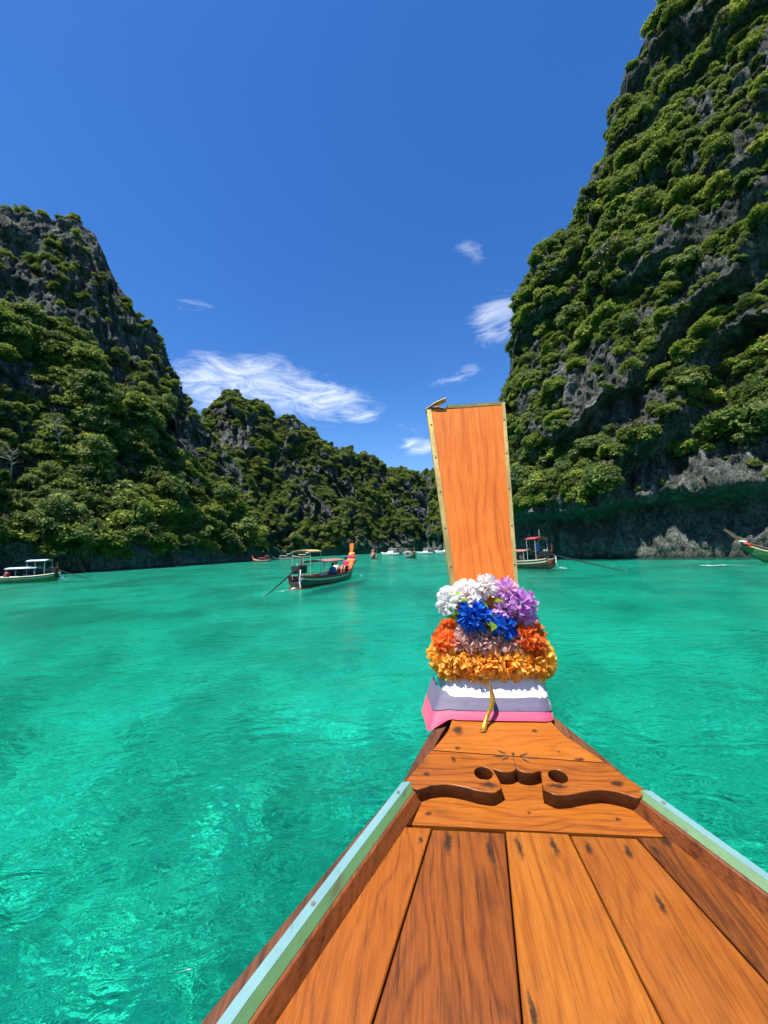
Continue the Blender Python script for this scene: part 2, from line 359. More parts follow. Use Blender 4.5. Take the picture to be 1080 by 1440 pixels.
def cliff(name, cols, ns, nt_, gpow, ledge, period, tilt, seed, wall=0.0, flute=1.4, bulge=2.6, caves=(), overhang=1.2, inset=0.0, low=1.0, cr=0.03):
    C = np.array(cols); d = np.r_[0, np.cumsum(np.hypot(*np.diff((C[:, :2] + C[:, 2:4]) / 2, axis=0).T))]
    s = np.linspace(0, d[-1], ns)
    # denser columns where the ridge changes fast
    c = [np.interp(s, d, C[:, k]) for k in range(5)]
    t = np.linspace(0, 1, nt_)
    g = t ** gpow
    S, T = np.meshgrid(s, t, indexing='ij'); G = np.broadcast_to(g, S.shape)
    P = np.zeros((ns, nt_, 3))
    bx, by, rx, ry, rz = [k[:, None] for k in c]
    crag = fbm(np.stack([S * 0.16, S * 0 + seed, S * 0], -1), 4, seed + 3)[:, :1]
    rz = rz * (1 + cr * crag) * low
    P[..., 0] = bx + (rx - bx) * G; P[..., 1] = by + (ry - by) * G; P[..., 2] = rz * T - 1.2 * (1 - T)
    ox, oy = bx - rx, by - ry; L = np.hypot(ox, oy); ox, oy = ox / L, oy / L
    z = P[..., 2]
    wob = fbm(P / 16.0, 3, seed)
    ph = (z + tilt * S) / period + 1.7 * wob
    fr = ph - np.floor(ph)
    saw = np.where(fr < 0.82, fr / 0.82, (1 - fr) / 0.18)
    amp = 0.45 + 0.55 * sstep(-0.3, 0.4, fbm(P / 22.0 + 9, 2, seed + 7))
    off = -ledge * saw * amp
    fl = fbm(P * np.array([0.28, 0.28, 0.05]), 4, seed + 11)
    off += flute * (1 - 2 * np.abs(fl)) + bulge * wob + 0.55 * fbm(P * 0.7, 3, seed + 21)
    rg1 = 1 - 2 * np.abs(fbm(P * np.array([0.9, 0.9, 0.35]), 3, seed + 33)); rg2 = 1 - 2 * np.abs(fbm(P * np.array([2.4, 2.4, 1.1]), 2, seed + 35))
    small = 0.75 * rg1 + 0.32 * rg2
    env = np.minimum(sstep(-0.5, 6.0, z) * 0.85 + 0.15, 1) * (0.25 + 0.75 * sstep(0, 0.10, 1 - T))
    off = off * env - inset + small * (0.45 + 0.55 * env)
    if wall:
        wz = wall + 1.3 * fbm(np.stack([S * 0.11, S * 0, S * 0], -1), 3, seed + 41)
        off += overhang * sstep(-0.5, 0.9, z - wz) - 0.8 * sstep(0.35, 0.55, fbm(np.stack([S * 0.5, z * 0.08, S * 0], -1), 3, seed + 43)) * (1 - sstep(-0.5, 0.9, z - wz)) - 0.5 * (1 - sstep(0.2, 1.3, z))
    P[..., 0] += ox * off; P[..., 1] += oy * off
    P[..., 2] += (0.5 * fbm(P * 0.5 + 3, 3, seed + 51)) * sstep(1.0, 5.0, z)
    for cv in caves: carve_cave(P, *cv)
    P[:, 0, 2] = -4.5
    back = []
    for k, (dd, dz) in enumerate([(2.5, 0.3), (7, -1.0), (14, -6), (26, -16), (45, -34), (70, -70)]):
        Q = P[:, -1].copy(); Q[:, 0] -= ox[:, 0] * dd; Q[:, 1] -= oy[:, 0] * dd; Q[:, 2] = np.maximum(-4.5, Q[:, 2] + dz + 1.5 * fbm(Q * 0.1, 3, seed + 61)); back.append(Q)
    A = np.concatenate([P, np.stack(back, 1)], 1)
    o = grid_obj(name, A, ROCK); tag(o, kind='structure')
    return o, A, nt_

cl_r, A_r, n_r = cliff('cliff_face', RIGHT, 900, 380, 0.95, 3.6, 15.0, -0.22, 3, wall=5.2, overhang=4.3, inset=2.7, low=0.955, cr=0.045, caves=[((28.0, 34.2, 4.6), (1.5, 1.5, 1.0), (2.0, 2.4, 0)), ((25.2, 37.5, 3.2), (.9, .9, 1.6), (1.2, 1.6, 0)), ((21.0, 42.0, 2.2), (.7, .8, 2.4), (1.0, 1.8, 0))])
tag(cl_r, 'tall steep limestone cliff with a bare undercut wall above the water', 'cliff')
cl_l, A_l, n_l = cliff('cliff_face', LEFT, 700, 300, 0.72, 2.6, 17.0, 0.05, 23, wall=2.2, flute=2.4, bulge=3.4, low=0.975, cr=0.04, caves=[((-56.5, 56.0, 1.5), (5.5, 5.5, 3.6), (-8.0, 5.0, 0)), ((-85., 86., 82.), (5, 5, 5), (-5, 4, 0))])
tag(cl_l, 'limestone cliff with a green wooded slope below a bare rocky peak', 'cliff')
cl_f, A_f, n_f = cliff('cliff_face', FAR, 520, 170, 0.8, 2.6, 19.0, 0.03, 43, wall=2.0, flute=5.0, bulge=8.0, low=0.955, cr=0.06)
tag(cl_f, 'far jagged limestone ridge closing the lagoon behind the speedboats', 'cliff')

# ------------------------------------------------------------------ trees on the cliffs
def crown_mesh(name, seed, nclump, nleaf, flat, m, leaf=0.12):
    rg = np.random.default_rng(seed)
    V = []; 
    cc = []
    for k in range(nclump):
        d = rg.normal(size=3); d /= np.linalg.norm(d); q = rg.uniform(0.25, 0.80) ** 0.6
        x, y, zz = d * q
        zz = (abs(zz) if zz < -0.35 else zz) * flat + 0.25 * flat
        cc.append((x * 0.85, y * 0.85, zz, rg.uniform(0.20, 0.40)))
    for (x, y, z, r) in cc:
        n = int(nleaf * (r / 0.3) ** 2)
        d = rg.normal(size=(n, 3)); d /= np.linalg.norm(d, axis=1)[:, None]; d[:, 2] = np.where(d[:, 2] < -0.35, -d[:, 2], d[:, 2])
        p = np.array([x, y, z]) + d * (r * rg.uniform(0.55, 1.08, n)[:, None]) * np.array([1, 1, 0.72])
        nrm = d * 0.6 + np.array([0, 0, 0.6]) + rg.normal(size=(n, 3)) * 0.6; nrm /= np.linalg.norm(nrm, axis=1)[:, None]
        t = np.cross(nrm, rg.normal(size=(n, 3))); t /= np.linalg.norm(t, axis=1)[:, None]; b = np.cross(nrm, t)
        l = leaf * rg.uniform(0.6, 1.25, n)[:, None]; w = l * 0.5
        V.append(np.stack([p - t * l, p - b * w, p + t * l * 0.9 - nrm * l * 0.15, p + b * w], 1))
    V = np.concatenate(V).reshape(-1, 3)
    me = np_obj(name, V, np.arange(len(V)).reshape(-1, 4), m); return me
def trunk_mesh(name, seed, m, h=0.55):
    rg = random.Random(seed); mb = MB()
    top = Vector((rg.uniform(-.12, .12), rg.uniform(-.12, .12), h * 0.5))
    mb.tube([(0, 0, -0.55), (top.x * .4, top.y * .5, -0.1), top], [0.06, 0.048, 0.035], 6)
    for k in range(5):
        a = k * 1.26 + rg.uniform(-.4, .4); l = rg.uniform(.35, .6)
        e = top + Vector((math.cos(a) * l, math.sin(a) * l, rg.uniform(.05, .25)))
        mb.tube([top * .8, top.lerp(e, .5) + Vector((0, 0, .05)), e], [0.028, 0.018, 0.007], 5)
    return mb.build(name, m)
CROWNS = [crown_mesh('crown', 100 + k, 24, 88, fl, (LEAF, LEAF_COOL, LEAF, LEAF, LEAF_COOL)[k], (.080, .070, .092, .078, .095)[k]) for k, fl in enumerate((0.6, 0.85, 0.5, 0.7, 1.0))]
CROWNS.append(crown_mesh('crown', 120, 15, 40, 0.6, LEAF_DRY, 0.10))
TRUNKS = [trunk_mesh('trunk', k, BARK) for k in range(3)]
CM = [o.data for o in CROWNS]; TM = [o.data for o in TRUNKS]
for o in CROWNS + TRUNKS: bpy.data.objects.remove(o)

def scatter(A, nt_, count, smin, smax, thr, zmin, seed, nzw=0.25, rocky=None, bsc=15.0):
    rg = np.random.default_rng(seed)
    P = A[:, :nt_ + 2]
    du = P[1:, :-1] - P[:-1, :-1]; dv = P[:-1, 1:] - P[:-1, :-1]
    N = np.cross(du, dv); ar = np.linalg.norm(N, axis=-1); N = N / np.maximum(ar, 1e-6)[..., None]
    flip = (N[..., 2].mean() < 0); N = -N if flip else N
    # smooth normals a little by averaging blocks
    Ns = N.copy()
    for _ in range(3):
        Ns[1:-1] = (Ns[:-2] + Ns[1:-1] * 2 + Ns[2:]) / 4; Ns[:, 1:-1] = (Ns[:, :-2] + Ns[:, 1:-1] * 2 + Ns[:, 2:]) / 4
    Ns /= np.linalg.norm(Ns, axis=-1)[..., None]
    c = (P[:-1, :-1] + P[1:, 1:]) / 2
    dens = fbm(c / 7.0, 3, seed)
    bare = fbm(c / np.array([bsc, bsc, bsc * .7]), 3, seed + 9)
    score = Ns[..., 2] + nzw * dens - 0.55 * sstep(0.06, 0.30, bare)
    if rocky is not None:      # bare upper rock: fewer and smaller bushes
        rel = np.linspace(0, 1, P.shape[1])[None, :-1] + 0.22 * fbm(c / 14.0, 3, seed + 5)
        up = sstep(rocky - .08, rocky + .08, rel); score = score - 0.30 * up
    else: up = np.zeros(score.shape)
    ok = (score > thr) & (c[..., 2] > zmin + 0.8 * dens)
    w = (ar * ok * (0.25 + np.clip(score - thr, 0, 0.6))).ravel(); w /= w.sum()
    pick = rg.choice(len(w), size=count, p=w)
    cf = c.reshape(-1, 3)[pick]; nf = Ns.reshape(-1, 3)[pick]
    cf = cf + rg.normal(size=cf.shape) * 0.15
    sc = (smin + (smax - smin) * rg.beta(1.0, 3.0, count)) * (0.8 + 0.5 * sstep(-.3, .4, dens.ravel()[pick]))
    sc = sc * (1 - 0.5 * up.ravel()[pick])
    return cf, nf, sc
SETS = {}
#SCATTER
tr_r = scatter(A_r, n_r, 10000, 0.35, 2.5, -0.10, 5.9, 71, 0.55)
tr_l = scatter(A_l, n_l, 7400, 0.7, 5.4, -0.04, 2.2, 72, 0.55, 0.56)
tr_f = scatter(A_f, n_f, 10500, 0.6, 2.7, 0.20, 2.5, 73, 0.7, None, 26.0)

fv, uv_, rv = np.array(f_), np.array(u_), np.array(r_)
def in_view(p):
    d = p - np.array(CAM); k = d @ fv
    x = (d @ rv) / np.maximum(k, .1) * 541 / 540; y = (d @ uv_) / np.maximum(k, .1) * 541 / 720
    return (k > 1) & (np.abs(x) < 1.0) & (np.abs(y) < 1.0)
allp = [(k, i, tr[2][i] / np.linalg.norm(tr[0][i] - np.array(CAM))) for k, tr in enumerate((tr_r, tr_l, tr_f))
        for i in np.nonzero(in_view(tr[0]) & (((np.array(CAM) - tr[0]) * tr[1]).sum(1) > 0))[0]]
quota = {0: 130, 1: 120, 2: 50}
chosen = {0: set(), 1: set(), 2: set()}
for k, i, q in sorted(allp, key=lambda e: -e[2]):
    if len(chosen[k]) < quota[k]: chosen[k].add(i)
WHERE = {0: 'the tall undercut cliff', 1: 'the wooded cliff below the peak', 2: 'the far ridge'}
def tree_label(k, zrel, v, big):
    look = 'dry greyish tree' if v == 5 else ('tall rounded green tree' if v in (1, 4) else 'low spreading green tree')
    zone = 'near the water on ' if zrel < .22 else ('halfway up ' if zrel < .55 else 'near the top of ')
    return ('large ' if big else 'small ') + look + ' ' + zone + WHERE[k]
SRC = []
def variant(i, seed):
    i = int(i)
    return 5 if (i * 7919 + seed) % 23 == 0 else (i * 31 + seed) % 5
for k, tr in enumerate((tr_r, tr_l, tr_f)):
    P_, N_, S_ = tr
    for i in sorted(chosen[k]):
        t = empty('cliff_tree', P_[i]); rg = random.Random(int(i) * 13 + k); v = variant(i, k)
        t.scale = [S_[i] * rg.uniform(.88, 1.15), S_[i] * rg.uniform(.88, 1.15), S_[i] * rg.uniform(.85, 1.2)]
        t.rotation_euler = (float(-N_[i][1]) * 0.35, float(N_[i][0]) * 0.35, rg.uniform(0, 6.28))
        lb = tree_label(k, P_[i][2] / (95.0, 95.0, 65.0)[k], v, S_[i] > (1.8, 3.3, 2.2)[k]); tag(t, lb, 'tree', lb.split(' tree ')[0] + ' trees ' + lb.split(' tree ')[1])
        c = link(bpy.data.objects.new('crown', CM[v]), t); c.location.z = 0.12
        link(bpy.data.objects.new('trunk', TM[i % 3]), t)
        while len(SRC) < 6 and len(SRC) == v: SRC.append(c)
for v in range(len(SRC), 6):      # any variant not met in order: take the first crown that uses it
    SRC.append(next((o for o in COL.objects if o.type == 'MESH' and o.data == CM[v]), SRC[0]))

def scrub(name, tr, skip, seed, label):
    """the uncountable rest of the bushes: one object, crowns instanced on points"""
    P_, N_, S_ = tr; rg = np.random.default_rng(seed)
    keep = np.array([i for i in range(len(P_)) if i not in skip])
    me = bpy.data.meshes.new(name); me.vertices.add(len(keep)); me.vertices.foreach_set('co', P_[keep].astype(np.float32).ravel())
    rot = np.stack([-N_[keep, 1] * 0.35, N_[keep, 0] * 0.35, rg.uniform(0, 6.28, len(keep))], 1)
    a = me.attributes.new('rot', 'FLOAT_VECTOR', 'POINT'); a.data.foreach_set('vector', rot.astype(np.float32).ravel())
    a = me.attributes.new('scl', 'FLOAT', 'POINT'); a.data.foreach_set('value', S_[keep].astype(np.float32))
    a = me.attributes.new('var', 'INT', 'POINT'); a.data.foreach_set('value', np.array([variant(i, seed) for i in keep], np.int32))
    o = link(bpy.data.objects.new(name, me)); tag(o, label, 'scrub', kind='stuff')
    g = bpy.data.node_groups.new(name, 'GeometryNodeTree'); n = NT(g)
    g.interface.new_socket('Geometry', in_out='INPUT', socket_type='NodeSocketGeometry'); g.interface.new_socket('Geometry', in_out='OUTPUT', socket_type='NodeSocketGeometry')
    gi = n.new('NodeGroupInput'); go = n.new('NodeGroupOutput')
    ar = n.new('GeometryNodeInputNamedAttribute', {'Name': 'rot'}, data_type='FLOAT_VECTOR').outputs[0]
    as_ = n.new('GeometryNodeInputNamedAttribute', {'Name': 'scl'}, data_type='FLOAT').outputs[0]
    av = n.new('GeometryNodeInputNamedAttribute', {'Name': 'var'}, data_type='INT').outputs[0]
    er = n.new('FunctionNodeEulerToRotation', {0: ar}).outputs[0]
    jn = n.new('GeometryNodeJoinGeometry')
    for v in range(6):
        oi = n.new('GeometryNodeObjectInfo', {'Object': SRC[v]}, transform_space='ORIGINAL')
        cmp = n.new('FunctionNodeCompare', None, data_type='INT', operation='EQUAL'); n.l.new(av, cmp.inputs[2]); cmp.inputs[3].default_value = v
        ip = n.new('GeometryNodeInstanceOnPoints', {'Points': gi.outputs[0], 'Selection': cmp.outputs[0], 'Instance': oi.outputs['Geometry'], 'Rotation': er, 'Scale': as_})
        n.l.new(ip.outputs[0], jn.inputs[0])
    n.l.new(jn.outputs[0], go.inputs[0])
    md = o.modifiers.new('scatter', 'NODES'); md.node_group = g
    return o
scrub('scrub', tr_r, chosen[0], 0, 'dense green scrub covering the ledges of the tall undercut cliff')
scrub('scrub', tr_l, chosen[1], 1, 'dense green scrub covering the wooded slope and rocky peak')
scrub('scrub', tr_f, chosen[2], 2, 'dark green scrub covering the far jagged ridge')
# ------------------------------------------------------------------ the boat we stand in
BO = Vector((0.2926, 0.1204, 1.009)); BRT = Vector((0.99342, -0.11433, -0.00605)); BFW = Vector((0.11405, 0.98368, 0.13917)); BUP = Vector((-0.00996, -0.13895, 0.99025))
BMAT = Matrix(((BRT.x, BFW.x, BUP.x, BO.x), (BRT.y, BFW.y, BUP.y, BO.y), (BRT.z, BFW.z, BUP.z, BO.z), (0, 0, 0, 1)))
boat = empty('longtail_boat'); boat.matrix_world = BMAT
tag(boat, 'varnished wooden longtail boat with planked bow deck and tall orange prow board', 'boat')

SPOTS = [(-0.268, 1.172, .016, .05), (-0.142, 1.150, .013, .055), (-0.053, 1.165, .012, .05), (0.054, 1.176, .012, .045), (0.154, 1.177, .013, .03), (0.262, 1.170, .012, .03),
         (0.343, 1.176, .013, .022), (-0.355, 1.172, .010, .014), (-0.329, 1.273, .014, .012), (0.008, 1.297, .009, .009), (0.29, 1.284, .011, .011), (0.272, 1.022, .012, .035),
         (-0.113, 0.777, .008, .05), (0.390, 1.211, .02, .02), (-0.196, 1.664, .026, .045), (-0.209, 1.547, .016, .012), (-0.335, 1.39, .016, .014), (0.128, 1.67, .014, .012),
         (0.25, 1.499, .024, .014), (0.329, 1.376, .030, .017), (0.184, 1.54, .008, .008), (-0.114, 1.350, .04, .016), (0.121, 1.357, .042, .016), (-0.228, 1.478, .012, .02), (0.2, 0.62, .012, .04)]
def wood_material(name, pale, mid, dark, axis='Y', spots=False, gloss=0.22, ring=26.0, dirt=0.5, fleck=0.55, coat=0.13, ringw=0.12):
    m, nt, out = mat(name)
    tcn = nt.new('ShaderNodeTexCoord').outputs['Object']
    rnd = nt.new('ShaderNodeObjectInfo').outputs['Random']
    ofs = nt.new('ShaderNodeCombineXYZ', {0: nt.math('MULTIPLY', rnd, 37.0), 1: nt.math('MULTIPLY', rnd, 91.0), 2: nt.math('MULTIPLY', rnd, 13.0)}).outputs[0]
    p = nt.new('ShaderNodeVectorMath', {0: tcn, 1: ofs}, operation='ADD').outputs[0]
    st = {'Y': (1, 0.12, 1), 'Z': (1, 0.12, 0.12), 'X': (0.12, 1, 1)}[axis]
    st2 = {'Y': (1, 0.045, 1), 'Z': (1, 0.03, 0.03), 'X': (0.045, 1, 1)}[axis]
    broad = nt.noise(nt.mapv(p, scale=st), 9.0, 4, 0.6, 0.4)
    perp = nt.new('ShaderNodeSeparateXYZ', {0: p}).outputs[1 if axis == 'X' else 0]
    cath = nt.noise(nt.mapv(p, scale={'Y': (1, 0.3, 1), 'Z': (1, 0.18, 0.18), 'X': (0.3, 1, 1)}[axis]), 4.5, 2, 0.5, 0.3)
    rings = nt.math('SINE', nt.math('ADD', nt.math('MULTIPLY', perp, ring * 6.0), nt.math('MULTIPLY', cath, ring * 2.2)))
    rings = nt.math('SUBTRACT', 1.0, nt.math('POWER', nt.math('MULTIPLY', nt.math('ADD', rings, 1.0), 0.5), 4.0))
    fib = nt.noise(nt.mapv(p, scale=st2), 150.0, 5, 0.7)
    blot = nt.noise(p, 9.0, 4, 0.6, 0.5)
    k = nt.math('ADD', nt.math('MULTIPLY', rings, ringw), nt.math('ADD', nt.math('MULTIPLY', broad, 0.40), nt.math('MULTIPLY', nt.math('SUBTRACT', rnd, 0.5), 0.20)))
    k = nt.math('ADD', k, nt.math('MULTIPLY', nt.math('SUBTRACT', fib, 0.5), 0.8))
    col = nt.ramp(k, [(0.06, dark), (0.28, mid), (0.50, pale)])
    pores = nt.ramp(nt.noise(nt.mapv(p, scale=st2), 150.0, 3, 0.6), [(0.62, 0.0), (0.70, 1.0)])
    col = nt.mix(nt.math('MULTIPLY', pores, fleck), col, tuple(c * 0.45 for c in dark))
    strk = nt.ramp(nt.noise(nt.mapv(p, scale=st2), 60.0, 6, 0.7), [(0.60, 0.0), (0.70, 1.0)])
    col = nt.mix(nt.math('MULTIPLY', strk, dirt), col, tuple(c * 0.5 for c in dark))
    col = nt.mix(nt.math('MULTIPLY', nt.ramp(blot, [(0.5, 0.0), (0.75, 1.0)]), 0.35 * dirt), col, dark)
    worn = nt.ramp(nt.noise(nt.mapv(p, scale=(1, 0.6, 1)), 5.0, 6, 0.7, 0.8), [(0.52, 0.0), (0.72, 1.0)])
    col = nt.mix(nt.math('MULTIPLY', worn, 0.24), col, tuple(min(1, c * 1.25 + 0.010) for c in pale))
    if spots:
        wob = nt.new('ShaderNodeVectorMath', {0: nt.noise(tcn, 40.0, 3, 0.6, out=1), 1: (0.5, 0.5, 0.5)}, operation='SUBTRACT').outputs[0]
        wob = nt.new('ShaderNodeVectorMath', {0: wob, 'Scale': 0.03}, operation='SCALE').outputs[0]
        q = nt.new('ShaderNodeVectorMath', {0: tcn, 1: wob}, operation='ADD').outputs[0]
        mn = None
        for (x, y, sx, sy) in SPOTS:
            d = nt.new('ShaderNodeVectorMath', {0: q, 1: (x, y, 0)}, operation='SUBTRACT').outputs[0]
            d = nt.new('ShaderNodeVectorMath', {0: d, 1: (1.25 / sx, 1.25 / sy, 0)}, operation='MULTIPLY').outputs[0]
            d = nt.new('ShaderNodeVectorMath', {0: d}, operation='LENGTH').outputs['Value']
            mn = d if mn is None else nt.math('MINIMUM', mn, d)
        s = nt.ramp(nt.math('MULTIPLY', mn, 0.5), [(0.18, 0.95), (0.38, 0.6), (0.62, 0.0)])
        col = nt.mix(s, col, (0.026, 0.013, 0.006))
    hgt = nt.math('ADD', nt.math('MULTIPLY', fib, 0.6), nt.math('MULTIPLY', blot, 0.5))
    bmp = nt.new('ShaderNodeBump', {'Strength': 0.35, 'Distance': 0.004, 'Height': hgt})
    b = nt.new('ShaderNodeBsdfPrincipled', {'Base Color': col, 'Roughness': nt.math('ADD', gloss + 0.12, nt.math('MULTIPLY', blot, 0.3)), 'Normal': bmp.outputs[0]})
    b.inputs['Specular IOR Level'].default_value = 0.22
    b.inputs['Coat Weight'].default_value = coat; b.inputs['Coat Roughness'].default_value = gloss
    nt.l.new(b.outputs[0], out.inputs[0]); return m
W_DECK = wood_material('deck_teak', (0.31, 0.090, 0.008), (0.23, 0.060, 0.0055), (0.09, 0.023, 0.003), spots=True)
W_DECK_GOLD = wood_material('deck_teak_gold', (0.33, 0.108, 0.011), (0.24, 0.069, 0.0065), (0.10, 0.028, 0.004), spots=True, dirt=0.35)
W_DECK_MID = wood_material('deck_teak_mid', (0.28, 0.086, 0.010), (0.20, 0.055, 0.006), (0.075, 0.020, 0.004), spots=True, dirt=0.6)
W_DECK_DARK = wood_material('deck_teak_dark', (0.25, 0.068, 0.009), (0.155, 0.040, 0.005), (0.045, 0.012, 0.003), spots=True, dirt=0.95)
W_PLATE = wood_material('plate_teak', (0.36, 0.112, 0.011), (0.27, 0.074, 0.007), (0.12, 0.030, 0.004), axis='X', spots=True, dirt=0.3)
W_PROW = wood_material('prow_wood', (0.72, 0.205, 0.028), (0.60, 0.138, 0.015), (0.37, 0.066, 0.008), axis='Z', ring=16, dirt=0.2, fleck=0.3, ringw=0.10)
W_RAIL = wood_material('rail_wood', (0.25, 0.075, 0.022), (0.15, 0.042, 0.012), (0.05, 0.015, 0.006), dirt=0.8, gloss=0.18, coat=0.35)
W_EDGE = wood_material('shade_toned_edge', (0.11, 0.035, 0.008), (0.075, 0.022, 0.005), (0.035, 0.010, 0.003), axis='X', dirt=0.5, coat=0.0)  # darker copy of the plate wood: shade of its side faces put into colour
W_RUB = wood_material('rub_rail_wood', (0.17, 0.065, 0.026), (0.095, 0.034, 0.014), (0.025, 0.012, 0.007), dirt=1.0, gloss=0.35)
def painted(name, c, under, chip=0.62, rough=0.5):
    m, nt, out = mat(name)
    tcn = nt.new('ShaderNodeTexCoord').outputs['Object']
    n = nt.noise(nt.mapv(tcn, scale=(1, 0.35, 1)), 22.0, 6, 0.65, 0.6)
    v = nt.noise(tcn, 6.0, 4, 0.6)
    col = nt.mix(nt.ramp(v, [(0.3, 0.0), (0.7, 1.0)]), tuple(k * 0.8 for k in c), tuple(min(1, k * 1.12) for k in c))
    col = nt.mix(nt.ramp(n, [(chip, 0.0), (chip + 0.06, 0.85)]), col, under)
    bmp = nt.new('ShaderNodeBump', {'Strength': 0.3, 'Distance': 0.004, 'Height': n})
    b = nt.new('ShaderNodeBsdfPrincipled', {'Base Color': col, 'Roughness': rough, 'Normal': bmp.outputs[0]})
    nt.l.new(b.outputs[0], out.inputs[0]); return m
P_BLUE = painted('pale_blue_paint', (0.135, 0.265, 0.275), (0.09, 0.16, 0.14))
P_GREEN = painted('green_paint', (0.075, 0.17, 0.065), (0.08, 0.08, 0.04), 0.58)
DARK = plain('dark_bilge', (0.012, 0.008, 0.006), 0.95)
def brass_mat(name, c, rough):
    m, nt, out = mat(name)
    tcn = nt.new('ShaderNodeTexCoord').outputs['Object']
    n = nt.noise(tcn, 60.0, 5, 0.65); v = nt.noise(nt.mapv(tcn, scale=(1, 1, .3)), 14.0, 4, 0.6)
    col = nt.mix(nt.ramp(v, [(0.35, 0.0), (0.7, 1.0)]), tuple(k * 0.55 for k in c), c)
    bmp = nt.new('ShaderNodeBump', {'Strength': 0.4, 'Distance': 0.003, 'Height': n})
    b = nt.new('ShaderNodeBsdfPrincipled', {'Base Color': col, 'Metallic': 0.75, 'Roughness': nt.math('ADD', rough, nt.math('MULTIPLY', n, 0.2)), 'Normal': bmp.outputs[0]})
    nt.l.new(b.outputs[0], out.inputs[0]); return m
BRASS = brass_mat('brass', (0.66, 0.48, 0.17), 0.42)
STEEL = brass_mat('dull_steel', (0.28, 0.27, 0.25), 0.5)

HY = [2.0, 1.34, 1.01, 0.72, 0.3, -0.3, -1.0, -2.5, -4.5]; HW = [0.02, 0.345, 0.512, 0.655, 0.84, 1.0, 1.08, 1.06, 0.8]
def hw(y): return float(np.interp(-y, [-k for k in HY], HW))
YS = [1.345, 1.2, 1.05, 0.9, 0.72, 0.5, 0.3, 0.0, -0.3, -1.0, -1.8, -2.5, -3.5, -4.5]

# planks: seams at the front end and where they run out behind us
SEAM_F = [-0.352, -0.317, -0.084, 0.113, 0.313, 0.392]; SLOPE = [None, 0.272, 0.118, -0.071, -0.262, None]
def seam(k, y):
    if k == 0: return -hw(y) - 0.004
    if k == 5: return hw(y) + 0.004
    yy = max(y, 0.25) if k in (1, 4) else max(y, -0.3)
    lim = seam_raw(k, yy)
    return lim * (1.0 if y > 0.25 else min(1.12, 1 + (0.25 - y) * 0.06))
def seam_raw(k, y): return SEAM_F[k] + (y - 1.222) * -abs(SLOPE[k]) * (-1 if k in (1, 2) else 1) * 1.0
for k in range(5):
    secs = []; gap = 0.0026; zk = [0.0, -0.0012, 0.0006, -0.0006, 0.0010][k]
    y0 = 1.219 + [0, -0.004, 0.002, -0.001, 0.003][k]
    for y in [y0, y0 - 0.003] + [v for v in np.linspace(1.15, 0.0, 16)] + [-0.5, -1.2, -2.2, -3.4, -4.4]:
        a, b = seam(k, y) + gap, seam(k, y) * 0 + seam(k + 1, y) - gap
        w = 0.003 if y < y0 - 0.001 else 0.003
        zt = zk - (0.003 if y == y0 else 0)
        secs.append([(a, y, zt - 0.026), (a, y, zt - w), (a + w, y, zt), ((a + b) / 2, y, zt + 0.0008), (b - w, y, zt), (b, y, zt - w), (b, y, zt - 0.026)])
    MB().loft(secs).build('plank', (W_DECK, W_DECK_DARK, W_DECK_GOLD, W_DECK_MID, W_DECK_MID)[k], boat)
b_ = MB(); b_.loft([[(-hw(y) - .01, y, -0.05), (-hw(y) - .01, y, -0.029), (hw(y) + .01, y, -0.029), (hw(y) + .01, y, -0.05)] for y in [1.9] + YS[1:]]); b_.build('deck_base', DARK, boat)
# cross board under the carved plate
x0, x1 = -0.384, 0.392
cb = MB().loft([[(-.383, y, -.026), (-.383 if y < 1.3 else -.345, y, .0015), (.392 if y < 1.3 else .352, y, .0015), (.392, y, -.026)] for y in (1.2255, 1.23, 1.345)] +
               [[(-.34, 1.6, -.026), (-.26, 1.6, .0015), (.27, 1.6, .0015), (.34, 1.6, -.026)]])
cb.build('cross_board', W_PLATE, boat)

# carved bow plate: two boards with scalloped after edge, two round holes and a notch
def curve_plate(name, outer, holes, z0, z1, m, bev=0.003):
    cu = bpy.data.curves.new(name, 'CURVE'); cu.dimensions = '2D'; cu.fill_mode = 'BOTH'
    for pts in [outer] + holes:
        sp = cu.splines.new('POLY'); sp.points.add(len(pts) - 1); sp.use_cyclic_u = True
        for q, (x, y) in zip(sp.points, pts): q.co = (x, y, 0, 1)
    cu.extrude = (z1 - z0) / 2 - bev; cu.bevel_depth = bev; cu.bevel_resolution = 1; cu.offset = -bev
    o = bpy.data.objects.new(name, cu); COL.objects.link(o)
    dg = bpy.context.evaluated_depsgraph_get(); dg.update()
    me = bpy.data.meshes.new_from_object(o.evaluated_get(dg)); COL.objects.unlink(o); bpy.data.objects.remove(o)
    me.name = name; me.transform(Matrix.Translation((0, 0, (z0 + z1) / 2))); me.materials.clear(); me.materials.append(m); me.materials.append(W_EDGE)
    for p in me.polygons: p.material_index = 1 if p.normal.z < 0.35 else 0  # side faces get the wood with shade painted in
    return link(bpy.data.objects.new(name, me), boat)
def smooth_pts(pts, n=4):
    out = []
    for i in range(len(pts) - 1):
        p = [Vector((*pts[max(0, min(len(pts) - 1, i + j))], 0)) for j in (-1, 0, 1, 2)]
        for k in range(n):
            t = k / n
            v = 0.5 * ((2 * p[1]) + (p[2] - p[0]) * t + (2 * p[0] - 5 * p[1] + 4 * p[2] - p[3]) * t * t + (3 * p[1] - p[0] - 3 * p[2] + p[3]) * t ** 3)
            out.append((v.x, v.y))
    return out + [pts[-1]]
left_edge = smooth_pts([(-.412, 1.352), (-.372, 1.318), (-.345, 1.326), (-.312, 1.340), (-.262, 1.347), (-.205, 1.337), (-.155, 1.322), (-.115, 1.316), (-.098, 1.318)]) + [(-.070, 1.338)]
right_edge = [(-x, y) for x, y in reversed(left_edge)]
